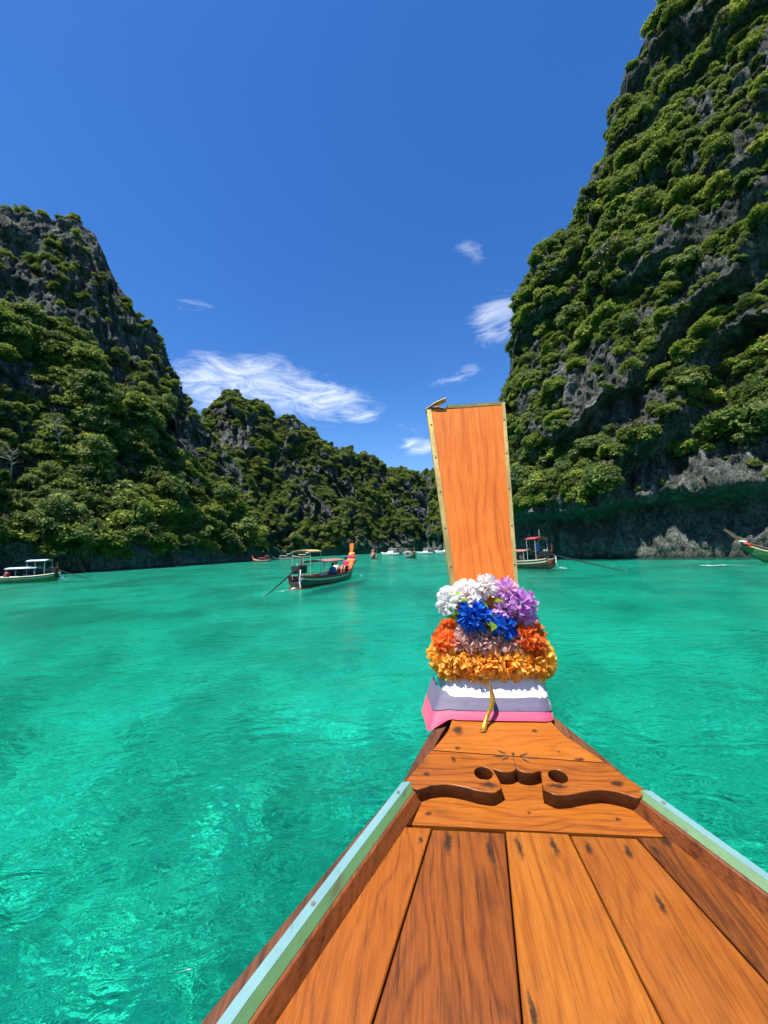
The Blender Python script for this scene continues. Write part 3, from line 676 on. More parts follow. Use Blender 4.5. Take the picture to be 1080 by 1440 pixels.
notch = [(-.072, 1.372), (-.086, 1.430)] + smooth_pts([(-.083, 1.431), (-.055, 1.419), (-.025, 1.420), (-.007, 1.428)]) + [(0.0, 1.445)] + smooth_pts([(.007, 1.428), (.025, 1.420), (.055, 1.419), (.090, 1.433)]) + [(.075, 1.372)]
seam_y = lambda x: 1.505 - 0.07 * x
outer = left_edge + notch + right_edge + smooth_pts([(.414, 1.345), (.378, 1.405), (.352, 1.455), (.338, seam_y(.338) - .0015)]) + [(-.315, seam_y(-.315) - .0015)] + smooth_pts([(-.318, 1.522), (-.350, 1.465), (-.382, 1.405)])
circ = lambda cx, cy: [(cx + .033 * math.cos(a), cy + .034 * math.sin(a)) for a in np.linspace(0, 2 * math.pi, 28, endpoint=False)]
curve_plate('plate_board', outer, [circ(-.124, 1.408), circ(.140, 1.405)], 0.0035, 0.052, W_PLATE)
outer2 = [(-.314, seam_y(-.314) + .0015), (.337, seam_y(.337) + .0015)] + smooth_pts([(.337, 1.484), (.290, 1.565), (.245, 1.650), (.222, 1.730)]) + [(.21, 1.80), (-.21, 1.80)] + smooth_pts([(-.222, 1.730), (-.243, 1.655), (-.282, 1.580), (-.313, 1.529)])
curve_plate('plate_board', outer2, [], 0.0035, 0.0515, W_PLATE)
BURN = plain('burnt_carving', (0.045, 0.020, 0.010), 0.9)
for (cx, cy, ang, ln, wd) in [(-.036, 1.526, 145, .034, .010), (-.030, 1.488, 215, .034, .010), (-.052, 1.500, 178, .040, .010), (.046, 1.514, 28, .034, .010), (.072, 1.496, -8, .040, .010), (.046, 1.480, -48, .034, .009), (.006, 1.517, 90, .016, .014)]:
    ca, sa = math.cos(R(ang)), math.sin(R(ang))
    pl = [(cx + ca * u * ln * .6 - sa * v * wd * .55, cy + sa * u * ln * .6 + ca * v * wd * .55) for u, v in [(-1, 0), (-.4, .8), (.3, .75), (1, 0), (.3, -.75), (-.4, -.8)]]
    MB().prism(pl, 0.0502, 0.0527).build('carved_petal', BURN, boat)
MB().prism([(-.0012, 1.446), (.0012, 1.446), (.0035, 1.500), (.001, 1.500)], 0.0502, 0.0526).build('carved_line', BURN, boat)

# side rails: inner coaming, painted cap strip (green chamfer, pale blue top), outer rub rail
def rail(sx):
    def sec(pts, y): return [(sx * (hw(y) + a), y, z) for a, z in pts]
    ys = [y for y in YS]
    MB().loft([sec([(-.002, .001), (.018, .038), (.022, .0405), (.0265, .0405), (.026, -.03), (-.002, -.03)], y) for y in ys]).build('coaming', W_RAIL, boat)
    st = MB().loft([sec([(.0275, .038), (.0275, .0415), (.049, .0565), (.049, .038)], y) for y in ys]).build('cap_chamfer', P_GREEN, boat)
    MB().loft([sec([(.0494, .0385), (.0494, .0568), (.079, .0555), (.081, .050), (.081, .0385)], y) for y in ys]).build('cap_strip', P_BLUE, boat)
    for y in (1.293, 1.043 if sx > 0 else 0.913, 0.62, 0.3, -0.1):
        n = MB(); n.tube([(sx * (hw(y) + .063), y, .050), (sx * (hw(y) + .063), y, .0578)], 0.0062, 12); n.build('nail_head', STEEL, boat)
for sx in (-1, 1): rail(sx)
# hull
UY = [2.42, 2.2, 2.0, 1.9, 1.8, 1.69, 1.54, 1.40, 1.34] + YS[1:]
def ow(y): return float(np.interp(-y, [-2.42, -2.2, -2.0, -1.9, -1.8, -1.69, -1.54, -1.40, -1.34, -1.0, -.72, -.3, .3, 1., 2.5, 4.5], [.035, .09, .17, .215, .262, .320, .374, .420, .456, .645, .795, .99, 1.15, 1.23, 1.21, .94]))
def kz(y): return float(np.interp(-y, [-2.42, -2.2, -1.8, -1.2, 0, 2, 4.5], [-.06, -.45, -1.0, -1.38, -1.35, -1.1, -.8]))
hs_ = []
for y in UY:
    o_, k_ = ow(y), kz(y); z0 = 0.004 + max(0, (y - 1.75)) * 0.25
    hs_.append([(-o_, y, z0), (-o_ * .95, y, z0 - .06), (-o_ * .78, y, z0 + (k_ - z0) * .45), (-o_ * .45, y, z0 + (k_ - z0) * .82), (0, y, k_), (o_ * .45, y, z0 + (k_ - z0) * .82), (o_ * .78, y, z0 + (k_ - z0) * .45), (o_ * .95, y, z0 - .06), (o_, y, z0), (o_ * .97, y, z0 - .055), (-o_ * .97, y, z0 - .055)])
MB().loft(hs_).build('hull', W_RUB, boat)
for sx in (-1, 1):
    MB().loft([[(sx * (ow(y) - .05), y, -.03 + .0), (sx * (ow(y) - .05), y, .018 + max(0, y - 1.75) * .25), (sx * (ow(y) - .006), y, .020 + max(0, y - 1.75) * .25), (sx * (ow(y) + .006), y, .008 + max(0, y - 1.75) * .25), (sx * (ow(y) + .006), y, -.03)] for y in UY[1:]]).build('rub_rail', W_RUB, boat)
# stem and prow board
def post_sec(y, z, w, th, lean, xc=0.0):
    dy, dz = math.cos(lean) * th, -math.sin(lean) * th; e = .010
    ux, uz = math.sin(lean) * e, math.cos(lean) * e
    return [(xc - w, y + dy * .12, z + dz * .12), (xc - w + .010, y, z), (xc + w - .010, y, z), (xc + w, y + dy * .12, z + dz * .12), (xc + w, y + dy, z + dz), (xc - w, y + dy, z + dz)]
MB().loft([post_sec(*a) for a in [(1.60, -.02, .235, .75, R(70)), (1.715, .025, .222, .62, R(50)), (1.76, .074, .212, .50, R(45)), (1.82, .122, .206, .38, R(40)), (1.875, .185, .200, .24, R(28)), (1.925, .29, .190, .11, R(18))]]).build('stem', W_PROW, boat)
def face_y(z): return 1.93 + (z - .30) * math.tan(R(18))
xl = lambda z: -0.157 - (z - .30) * 0.0820; xr = lambda z: 0.147 + (z - .30) * 0.0310
zs = [0.25] + list(np.linspace(.3, 1.602, 14))
MB().loft([[(xl(z), face_y(z) + .002, z), (xr(z), face_y(z) + .002, z), (xr(z), face_y(z) + .075, z - .022), (xl(z), face_y(z) + .075, z - .022)] for z in zs]).build('prow_board', W_PROW, boat, bevel=0.004)
pb = boat.children[-1]
def strip(x_in, x_out, sgn):
    rg = random.Random(7 + int(sgn))
    secs = []
    for z in np.linspace(.3, 1.606, 34):
        j = rg.uniform(-.0015, .0015); fy = face_y(z)
        a, b = x_in(z) + j, x_out(z) + sgn * .0035
        secs.append([(a, fy - .0005, z), (a, fy - .003, z), (b, fy - .004 + j * .4, z), (b, fy + .060, z - .02), (b - sgn * .003, fy + .060, z - .02), (b - sgn * .003, fy - .0006, z)])
    return MB().loft(secs).build('brass_strip', BRASS, pb)
strip(lambda z: xl(z) + .023, xl, -1); strip(lambda z: xr(z) - .016, xr, 1)
zt = 1.604; fy = face_y(zt)
MB().loft([[(x, fy - .004, zt - .012 + dz), (x, fy - .004, zt + .006 + dz), (x, fy + .075, zt - .014 + dz), (x, fy + .075, zt - .018 + dz), (x, fy + .002, zt + .0015 + dz), (x, fy - .0005, zt - .012 + dz)] for x, dz in [(-.145, .006), (-.10, .001), (-.02, .0), (.08, .001), (.15, .0), (xr(zt) + .004, -.001)]]).build('brass_strip', BRASS, pb)
def bent(p0, p1, wd, name, m):
    p0, p1 = Vector(p0), Vector(p1); n = Vector((0, .94, -.33)) * wd; up = (p1 - p0).cross(n).normalized() * .002; md = p0.lerp(p1, .5) + Vector((0, -.004, .006))
    MB().loft([[q - up, q + up, q + n + up, q + n - up] for q in (p0, md, p1)]).build(name, m, pb)
bent((xl(zt) - .008, fy - .006, zt - .004), (-.150, fy - .012, zt + .052), .05, 'bent_brass_end', BRASS)
bent((xl(zt) + .012, fy - .006, zt + .006), (-.150, fy - .010, zt - .012), .03, 'bent_brass_end', STEEL)
for sgn, fx in ((-1, lambda z: xl(z) + .012), (1, lambda z: xr(z) - .008)):
    for z in (1.50, 1.30, 1.10, .90, .70):
        n = MB(); n.tube([(fx(z), face_y(z) - .001, z), (fx(z), face_y(z) - .0065, z)], .005, 8); n.build('nail_head', STEEL, pb)

# ------------------------------------------------------------------ cloth bands round the stem
def cloth_mat(name, c, sheen=0.3):
    m, nt, out = mat(name)
    tcn = nt.new('ShaderNodeTexCoord').outputs['Object']
    n = nt.noise(nt.mapv(tcn, scale=(1, 3, 3)), 24.0, 4, 0.6); wv = nt.noise(tcn, 700.0, 1, 0.5)
    col = nt.mix(nt.ramp(n, [(0.3, 0.0), (0.7, 1.0)]), tuple(k * 0.86 for k in c), c)
    bmp = nt.new('ShaderNodeBump', {'Strength': 0.3, 'Distance': 0.003, 'Height': nt.math('ADD', nt.math('MULTIPLY', n, 1.0), nt.math('MULTIPLY', wv, 0.15))})
    b = nt.new('ShaderNodeBsdfPrincipled', {'Base Color': col, 'Roughness': 0.6, 'Normal': bmp.outputs[0]})
    b.inputs['Sheen Weight'].default_value = sheen
    t = nt.new('ShaderNodeBsdfTranslucent', {'Color': col}); mx = nt.new('ShaderNodeMixShader', {0: 0.12, 1: b.outputs[0], 2: t.outputs[0]})
    nt.l.new(mx.outputs[0], out.inputs[0]); return m
def band(lo, hi, m, label, off, seed):
    """lo/hi: points round the stem (left back .. front .. right back) for the lower and upper edge"""
    def dens(pts, n=40):
        P = np.array(pts); d = np.r_[0, np.cumsum(np.linalg.norm(np.diff(P, axis=0), axis=1))]; s = np.linspace(0, d[-1], n); return np.stack([np.interp(s, d, P[:, k]) for k in range(3)], 1)
    A, B = dens(lo), dens(hi); nv = 9
    T = np.linspace(0, 1, nv)[None, :, None]
    P = A[:, None] * (1 - T) + B[:, None] * T
    n = np.cross(P[2:, 1:-1] - P[:-2, 1:-1], P[1:-1, 2:] - P[1:-1, :-2]); n /= np.linalg.norm(n, axis=-1)[..., None]
    N = np.zeros_like(P); N[1:-1, 1:-1] = n; N[0] = N[1]; N[-1] = N[-2]; N[:, 0] = N[:, 1]; N[:, -1] = N[:, -2]
    fold = 0.0032 * fbm(np.stack([P[..., 0] * 4, T[..., 0] * 4.5 + P[..., 0] * 0, P[..., 0] * 0 + seed], -1), 3, seed)
    edge = 0.0012 * np.sin(np.pi * T[..., 0])
    P = P - N * (off + fold + edge)[..., None] * (1 if N[20, 4, 1] > 0 else -1)
    o = grid_obj('cloth_band', P, m); o.parent = boat; o.parent = None; o.matrix_world = BMAT
    return tag(o, label, 'cloth', 'cloth bands tied round the prow')
def lev(y, z, w, lx=0.0, ly=0.0, lz=0.0, back=.22):
    return [(-w - lx - .03, y + ly + back, z + lz - .02), (-w - lx, y + ly + .02, z + lz), (-w - .004, y + .010, z), (-w + .02, y, z), (0, y - .002, z), (w - .02, y, z), (w + .004, y + .012, z - .003), (w + .018, y + .06, z - .012), (w + .03, y + back, z - .03)]
C_PINK = cloth_mat('pink_cloth', (0.60, 0.060, 0.14)); C_PURP = cloth_mat('mauve_cloth', (0.105, 0.090, 0.16)); C_WHITE = cloth_mat('white_cloth', (0.82, 0.79, 0.82)); C_SALM = cloth_mat('red_cloth', (0.62, 0.13, 0.10))
C_NAVY = cloth_mat('navy_cloth', (0.020, 0.020, 0.045))
band(lev(1.733, .054, .222, .105, -.05, -.04), lev(1.785, .094, .214, .075, -.012, -.010), C_PINK, 'bright pink cloth band, lowest of the bands on the prow', .007, 1)
band(lev(1.765, .079, .219, .078, -.012, -.010), lev(1.826, .131, .212, .045, .0, .0), C_PURP, 'mauve grey cloth band between the pink and white bands', .011, 2)
band(lev(1.812, .116, .216, .018), lev(1.868, .180, .208, .006), C_WHITE, 'white cloth band below the orange marigold garland', .014, 3)
band(lev(1.855, .163, .210, .006), lev(1.915, .270, .200, .006), C_SALM, 'salmon red cloth tucked under the marigold garland', .010, 4)

# ------------------------------------------------------------------ flowers
def petal_mat(name, c0, c1, rough=0.6, tr=0.55, sc=30.0):
    m, nt, out = mat(name)
    rnd = nt.new('ShaderNodeObjectInfo').outputs['Random']; tcn = nt.new('ShaderNodeTexCoord').outputs['Object']
    n = nt.noise(tcn, sc, 3, 0.6)
    f = nt.math('ADD', nt.math('MULTIPLY', nt.math('SUBTRACT', rnd, 0.5), 0.5), nt.ramp(n, [(0.35, 0.0), (0.65, 1.0)]), clamp=True)
    col = nt.mix(f, c0, c1)
    b = nt.new('ShaderNodeBsdfPrincipled', {'Base Color': col, 'Roughness': rough}); b.inputs['Specular IOR Level'].default_value = 0.25
    t = nt.new('ShaderNodeBsdfTranslucent', {'Color': col}); mx = nt.new('ShaderNodeMixShader', {0: tr, 1: b.outputs[0], 2: t.outputs[0]})
    nt.l.new(mx.outputs[0], out.inputs[0]); return m
F_ORANGE = petal_mat('marigold_petal', (0.98, 0.42, 0.030), (0.98, 0.70, 0.16)); F_RED = petal_mat('orange_red_petal', (0.88, 0.14, 0.015), (0.92, 0.30, 0.06))
F_WHITE = petal_mat('white_petal', (0.80, 0.80, 0.80), (0.86, 0.85, 0.84)); F_PURP = petal_mat('lilac_petal', (0.60, 0.24, 0.68), (0.86, 0.62, 0.88))
F_BLUE = petal_mat('blue_petal', (0.005, 0.055, 0.52), (0.02, 0.20, 0.72)); F_PINK = petal_mat('pale_pink_petal', (0.72, 0.40, 0.36), (0.80, 0.66, 0.62))
F_LEAF = petal_mat('leaf_green_fabric', (0.14, 0.30, 0.02), (0.42, 0.58, 0.05)); F_STEM = petal_mat('stem_green', (0.03, 0.09, 0.02), (0.06, 0.14, 0.03))
def pom(name, r, n, ln, wd, m, seed, curl=0.5, up=0.0, segs=3, ruffle=0.3, parent=None):
    """blossom of n ruffled petals round a ball"""
    rg = np.random.default_rng(seed); V = []; Q = []
    for k in range(n):
        z = 1 - (2 - up) * (k + .5) / n; a = k * 2.39996 + rg.uniform(-.2, .2); s = math.sqrt(max(0, 1 - z * z))
        d = np.array([s * math.cos(a), s * math.sin(a), z]); d += rg.normal(size=3) * .12; d /= np.linalg.norm(d)
        t = np.cross(d, [0, 0, 1.0] if abs(d[2]) < .9 else [1.0, 0, 0]); t /= np.linalg.norm(t); ph = rg.uniform(0, 6.28)
        t2 = np.cross(d, t); t, t2 = t * math.cos(ph) + t2 * math.sin(ph), t2 * math.cos(ph) - t * math.sin(ph)
        b0 = len(V); L = ln * rg.uniform(.75, 1.25); w = wd * rg.uniform(.7, 1.3)
        for i in range(segs + 1):
            u = i / segs; c = d * (r - ln * .75 + L * u * (1 - .18 * curl * u)) + t2 * (L * curl * u * u * .6)
            ww = w * (.35 + 1.1 * u - .35 * u ** 4); rf = rg.uniform(-ruffle, ruffle) * w * u
            V += [c - t * ww, c + d * rf, c + t * ww]
            if i:
                q = b0 + (i - 1) * 3; Q += [(q, q + 1, q + 4, q + 3), (q + 1, q + 2, q + 5, q + 4)]
    o = np_obj(name, np.array(V), np.array(Q), m, parent); return o
def rose(name, r, m, seed, rings=5):
    rg = np.random.default_rng(seed); V = []; Q = []
    for k in range(rings):
        npet = 3 + k * 2; rr = r * (.16 + .84 * k / (rings - 1)); open_ = .10 + .95 * (k / (rings - 1)) ** 1.4; hgt = r * (1.0 - .32 * k / (rings - 1))
        for j in range(npet):
            a0 = 2 * math.pi * j / npet + k * .7 + rg.uniform(-.15, .15); wd = 2 * math.pi / npet * .78; b0 = len(V); nu, nvv = 5, 5
            for i in range(nvv):
                v = i / (nvv - 1)
                for l in range(nu):
                    u = l / (nu - 1) * 2 - 1; edge = (1 - .22 * u * u)
                    ra = rr * (.35 + .65 * v) * (1 + open_ * v * v * .35) + rg.uniform(-.012, .012) * r * v
                    a = a0 + u * wd * .5 * (.6 + .5 * v); zz = -r * .35 + hgt * v * edge - open_ * r * .45 * v ** 3
                    V.append((ra * math.cos(a), ra * math.sin(a), zz))
            for i in range(nvv - 1):
                for l in range(nu - 1):
                    q = b0 + i * nu + l; Q.append((q, q + 1, q + nu + 1, q + nu))
    return np_obj(name, np.array(V), np.array(Q), m, smooth=True)
def leafm(name, L, w, m):
    V = []; Q = []
    for i in range(7):
        u = i / 6; ww = w * math.sin(math.pi * (u * .92 + .05)) * (1 + .12 * (i % 2)); z = .25 * L * u * (1 - u) - .15 * L * u * u
        V += [(-ww, L * u, z + ww * .35), (0, L * u, z), (ww, L * u, z + ww * .35)]
        if i: q = (i - 1) * 3; Q += [(q, q + 1, q + 4, q + 3), (q + 1, q + 2, q + 5, q + 4)]
    return np_obj(name, np.array(V), np.array(Q), m, smooth=True)
def take(o): d = o.data; bpy.data.objects.remove(o); return d
MARI = [take(pom('blossom', .070, 260, .038, .0090, F_ORANGE, 300 + k, .55)) for k in range(3)]
REDP = [take(pom('blossom', .064, 130, .042, .0115, F_RED, 310 + k, .5)) for k in range(2)]
PALE = [take(pom('blossom', .046, 80, .034, .0095, F_PINK, 320 + k, .5)) for k in range(2)]
def garland(name, label, cat, pts, meshes, seed, sc=(.92, 1.1), origin=None):
    g = empty(name); g.matrix_world = BMAT @ Matrix.Translation(origin or pts[0]); rg = random.Random(seed)
    tag(g, label, cat)
    o0 = Vector(origin or pts[0])
    for i, p in enumerate(pts):
        o = link(bpy.data.objects.new('blossom', meshes[i % len(meshes)]), g); o.location = Vector(p) - o0
        o.rotation_euler = (rg.uniform(0, 6), rg.uniform(0, 6), rg.uniform(0, 6)); s = rg.uniform(*sc); o.scale = (s, s, s)
    th = MB().tube([Vector(p) - o0 for p in pts] + [Vector(pts[0]) - o0], .006, 6, False); th.build('thread', F_STEM, g)
    return g
mg = garland('marigold_garland', 'thick orange marigold garland looped round the prow above the cloth bands', 'garland',
        [(-0.221, 1.933, .258), (-.178, 1.908, .268), (-.110, 1.900, .262), (-.040, 1.898, .260), (.030, 1.898, .262), (.100, 1.900, .262), (.170, 1.908, .258), (0.212, 1.936, .245), (0.231, 2.003, .215),
         (0.226, 2.04, .25), (.15, 2.10, .30), (.02, 2.12, .31), (-.12, 2.11, .31), (-0.211, 2.05, .29), (-0.231, 2.003, .240), (-0.191, 1.913, .236), (-.075, 1.896, .243), (.065, 1.896, .243), (0.186, 1.916, .226)], MARI, 3, sc=(1.1, 1.22))
garland('orange_garland', 'short red orange pompom garland between the marigolds and the blue flowers', 'garland',
        [(-.215, 1.905, .350), (-.228, 1.965, .350), (-.20, 2.04, .37), (-.06, 2.11, .40), (.10, 2.10, .40), (.20, 2.05, .385), (.215, 1.985, .350), (.190, 1.905, .338), (.155, 1.888, .378)], REDP, 5, sc=(.78, .92))
garland('pale_garland', 'pale pink and white pompom garland under the blue flowers', 'garland',
        [(-.165, 1.888, .358), (-.105, 1.880, .352), (-.045, 1.878, .350), (.020, 1.880, .348), (.080, 1.884, .350), (.125, 1.895, .335), (-.135, 1.900, .392), (-.06, 1.895, .392), (.03, 1.898, .390)], PALE, 6)
LEAFM = take(leafm('leaf', .062, .017, F_LEAF)); LEAFS = take(leafm('leaf', .036, .011, F_LEAF))
def flower(name, mesh_o, p, face, label, cat='flower', leaves=2, group=None, stem_to=None, seed=0, sc=1.0):
    g = empty(name); rg = random.Random(seed)
    M = Matrix.Translation(Vector(p)) @ Vector(face).to_track_quat('Z', 'Y').to_matrix().to_4x4()
    g.matrix_world = BMAT @ M
    tag(g, label, cat, group)
    mesh_o.parent = g; mesh_o.rotation_euler.z = rg.uniform(0, 6); mesh_o.scale = (sc,) * 3
    for k in range(leaves):
        l = link(bpy.data.objects.new('leaf', LEAFM), g); a = rg.uniform(0, 6.28)
        l.rotation_euler = (rg.uniform(-.25, .45), rg.uniform(-.4, .4), a); l.location = (-math.sin(a) * .028, math.cos(a) * .028, -.030)
    inv = M.inverted(); e = inv @ Vector(stem_to or (p[0] * .5, 2.0, p[2] - .10))
    s = MB().tube([(0, 0, -.012), Vector((0, 0, -.03)).lerp(e, .4), e], .0032, 6); s.build('stem', F_STEM, g)
    return g
FC = (-.12, -.85, .5)
flower('white_rose', rose('blossom', .055, F_WHITE, 1), (-.222, 1.935, .555), (-.75, -.65, .35), 'white rose leaning out furthest from the prow board', leaves=1, seed=1)
flower('white_rose', rose('blossom', .060, F_WHITE, 2), (-.115, 1.950, .588), (-.2, -.8, .65), 'white rose between the outleaning rose and the ruffled white bloom', leaves=1, seed=2)
flower('white_flower', pom('blossom', .056, 90, .040, .013, F_WHITE, 3, .5), (-.010, 1.962, .610), (0, -.7, .7), 'ruffled white bloom beside the lilac flowers', leaves=1, seed=3)
flower('lilac_flower', pom('blossom', .054, 100, .045, .0085, F_PURP, 4, .35), (.083, 1.955, .598), (.1, -.75, .6), 'lilac bloom beside the ruffled white bloom, topmost of the lilacs', leaves=0, seed=4)
flower('lilac_flower', pom('blossom', .066, 130, .055, .0090, F_PURP, 5, .35), (.150, 1.930, .530), (.45, -.8, .35), 'largest lilac bloom, outermost on its side of the prow', leaves=1, seed=5)
flower('lilac_flower', pom('blossom', .050, 90, .042, .0085, F_PURP, 6, .35), (.068, 1.922, .508), (0, -.9, .3), 'lilac bloom just above the deep blue flower', leaves=0, seed=6)
flower('lilac_flower', pom('blossom', .040, 70, .034, .0080, F_PURP, 7, .35), (.178, 1.930, .462), (.6, -.7, .0), 'small lilac bloom drooping above the red orange garland', leaves=1, seed=7)
flower('blue_flower', pom('blossom', .074, 130, .055, .0120, F_BLUE, 8, .45), (-.085, 1.908, .482), (-.15, -.9, .35), 'large bright blue bloom above the pale garland', leaves=5, seed=8)
flower('blue_flower', pom('blossom', .058, 110, .045, .0105, F_BLUE, 9, .45), (.055, 1.895, .432), (.1, -.95, .15), 'smaller deep blue bloom below the lilac flowers', leaves=4, seed=9)
for i, (p, lb) in enumerate([((-.080, 1.935, .548), 'small orange rosebud just above the large blue bloom'), ((-.036, 1.945, .578), 'small orange rosebud tucked under the ruffled white bloom'), ((-.002, 1.938, .552), 'small orange rosebud beside the lilac bloom')]):
    flower('orange_rosebud', rose('blossom', .021, F_RED, 20 + i, 4), p, FC, lb, leaves=0, seed=20 + i)
sp = empty('leaf_spray'); sp.matrix_world = BMAT @ Matrix.Translation((-.10, 1.93, .50)); tag(sp, 'spray of yellow green fabric leaves behind the blue flowers', 'leaves')
rg = random.Random(9)
for (x, y, z) in [(-.165, 1.915, .46), (-.175, 1.92, .425), (-.16, 1.91, .49), (-.07, 1.885, .42), (-.005, 1.88, .462), (-.11, 1.935, .546), (-.06, 1.935, .555), (.08, 1.88, .378), (.10, 1.89, .44), (-.03, 1.885, .445), (-.13, 1.91, .425), (.02, 1.93, .54), (-.19, 1.925, .50)]:
    l = link(bpy.data.objects.new('leaf', LEAFM), sp); l.location = (x + .10, y - 1.93 - .012, z - .50)
    l.rotation_euler = (rg.uniform(-.6, 1.2), rg.uniform(-.8, .8), rg.uniform(0, 6.28)); k = rg.uniform(.7, 1.15); l.scale = (k, k, k)
# gilt ribbon hanging from the garland on to the plate
GILT = brass_mat('gilt_ribbon', (0.48, 0.26, 0.03), 0.3)
rb = np.array([(-.040, 1.775, .215), (-.036, 1.762, .185), (-.030, 1.742, .155), (-.040, 1.725, .125), (-.060, 1.712, .098), (-.075, 1.690, .072), (-.086, 1.668, .060), (-.092, 1.648, .057)])
wd = np.array([.003, .009, .013, .0135, .011, .012, .014, .0145])
tw = np.array([(1, .2, .1), (1, .25, .1), (1, .1, 0), (1, -.1, .1), (1, .15, .2), (1, .1, .05), (1, 0, 0), (1, 0, 0)])
P = np.stack([rb - tw * wd[:, None], rb + np.array([0, -.003, .003]), rb + tw * wd[:, None]], 1)
o = grid_obj('gilt_ribbon', P, GILT); o.matrix_world = BMAT; tag(o, 'gold ribbon tail hanging from the marigold garland over the cloth bands', 'ribbon')
sd = o.modifiers.new('solid', 'SOLIDIFY'); sd.thickness = 0.0015; ss = o.modifiers.new('sub', 'SUBSURF'); ss.levels = 2; ss.render_levels = 2
# ------------------------------------------------------------------ other boats
def lacquer(name, c, rough=0.4): return plain(name, c, rough, var=0.25, scale=3.0)
M_HGREEN = lacquer('hull_dark_green', (0.030, 0.060, 0.045)); M_HRED = lacquer('red_oxide', (0.30, 0.045, 0.03)); M_BLACK = lacquer('engine_black', (0.02, 0.02, 0.022))
M_HBROWN = lacquer('hull_brown', (0.10, 0.055, 0.03)); M_HLEAF = lacquer('hull_leaf_green', (0.04, 0.15, 0.05)); M_TAN = lacquer('tan_canvas', (0.42, 0.27, 0.10), .8); M_ROSE = lacquer('faded_red_canvas', (0.34, 0.12, 0.11), .8)
M_REDC = lacquer('red_canvas', (0.45, 0.03, 0.04), .8); M_BLUEC = lacquer('pale_blue_canvas', (0.42, 0.50, 0.62), .7); M_CREAM = lacquer('cream_paint', (0.55, 0.50, 0.36)); M_POLE = lacquer('grey_pole', (0.42, 0.42, 0.40))
M_PROWO = lacquer('orange_prow', (0.62, 0.15, 0.03)); M_PROWD = lacquer('dark_prow', (0.11, 0.07, 0.035)); M_WHITE = lacquer('white_gelcoat', (0.75, 0.75, 0.74), .3); M_GLASS = lacquer('tinted_glass', (0.02, 0.03, 0.04), .1)
M_PINKC = lacquer('pink_cloth_wrap', (0.70, 0.03, 0.16), .7); M_ORC = lacquer('orange_cloth_wrap', (0.80, 0.25, 0.06), .7); M_YEL = lacquer('yellow_cloth_wrap', (0.80, 0.50, 0.05), .7); M_STEELB = lacquer('bright_steel', (0.5, 0.5, 0.5), .3)
M_SKIN = lacquer('skin', (0.50, 0.27, 0.18), .6); M_HAIR = lacquer('dark_hair', (0.012, 0.010, 0.009), .7); M_SHIRT = lacquer('blue_shirt', (0.02, 0.22, 0.55), .8); M_SHORTS = lacquer('dark_shorts', (0.03, 0.03, 0.05), .8); M_SWIM = lacquer('red_swimwear', (0.45, 0.05, 0.07), .8)

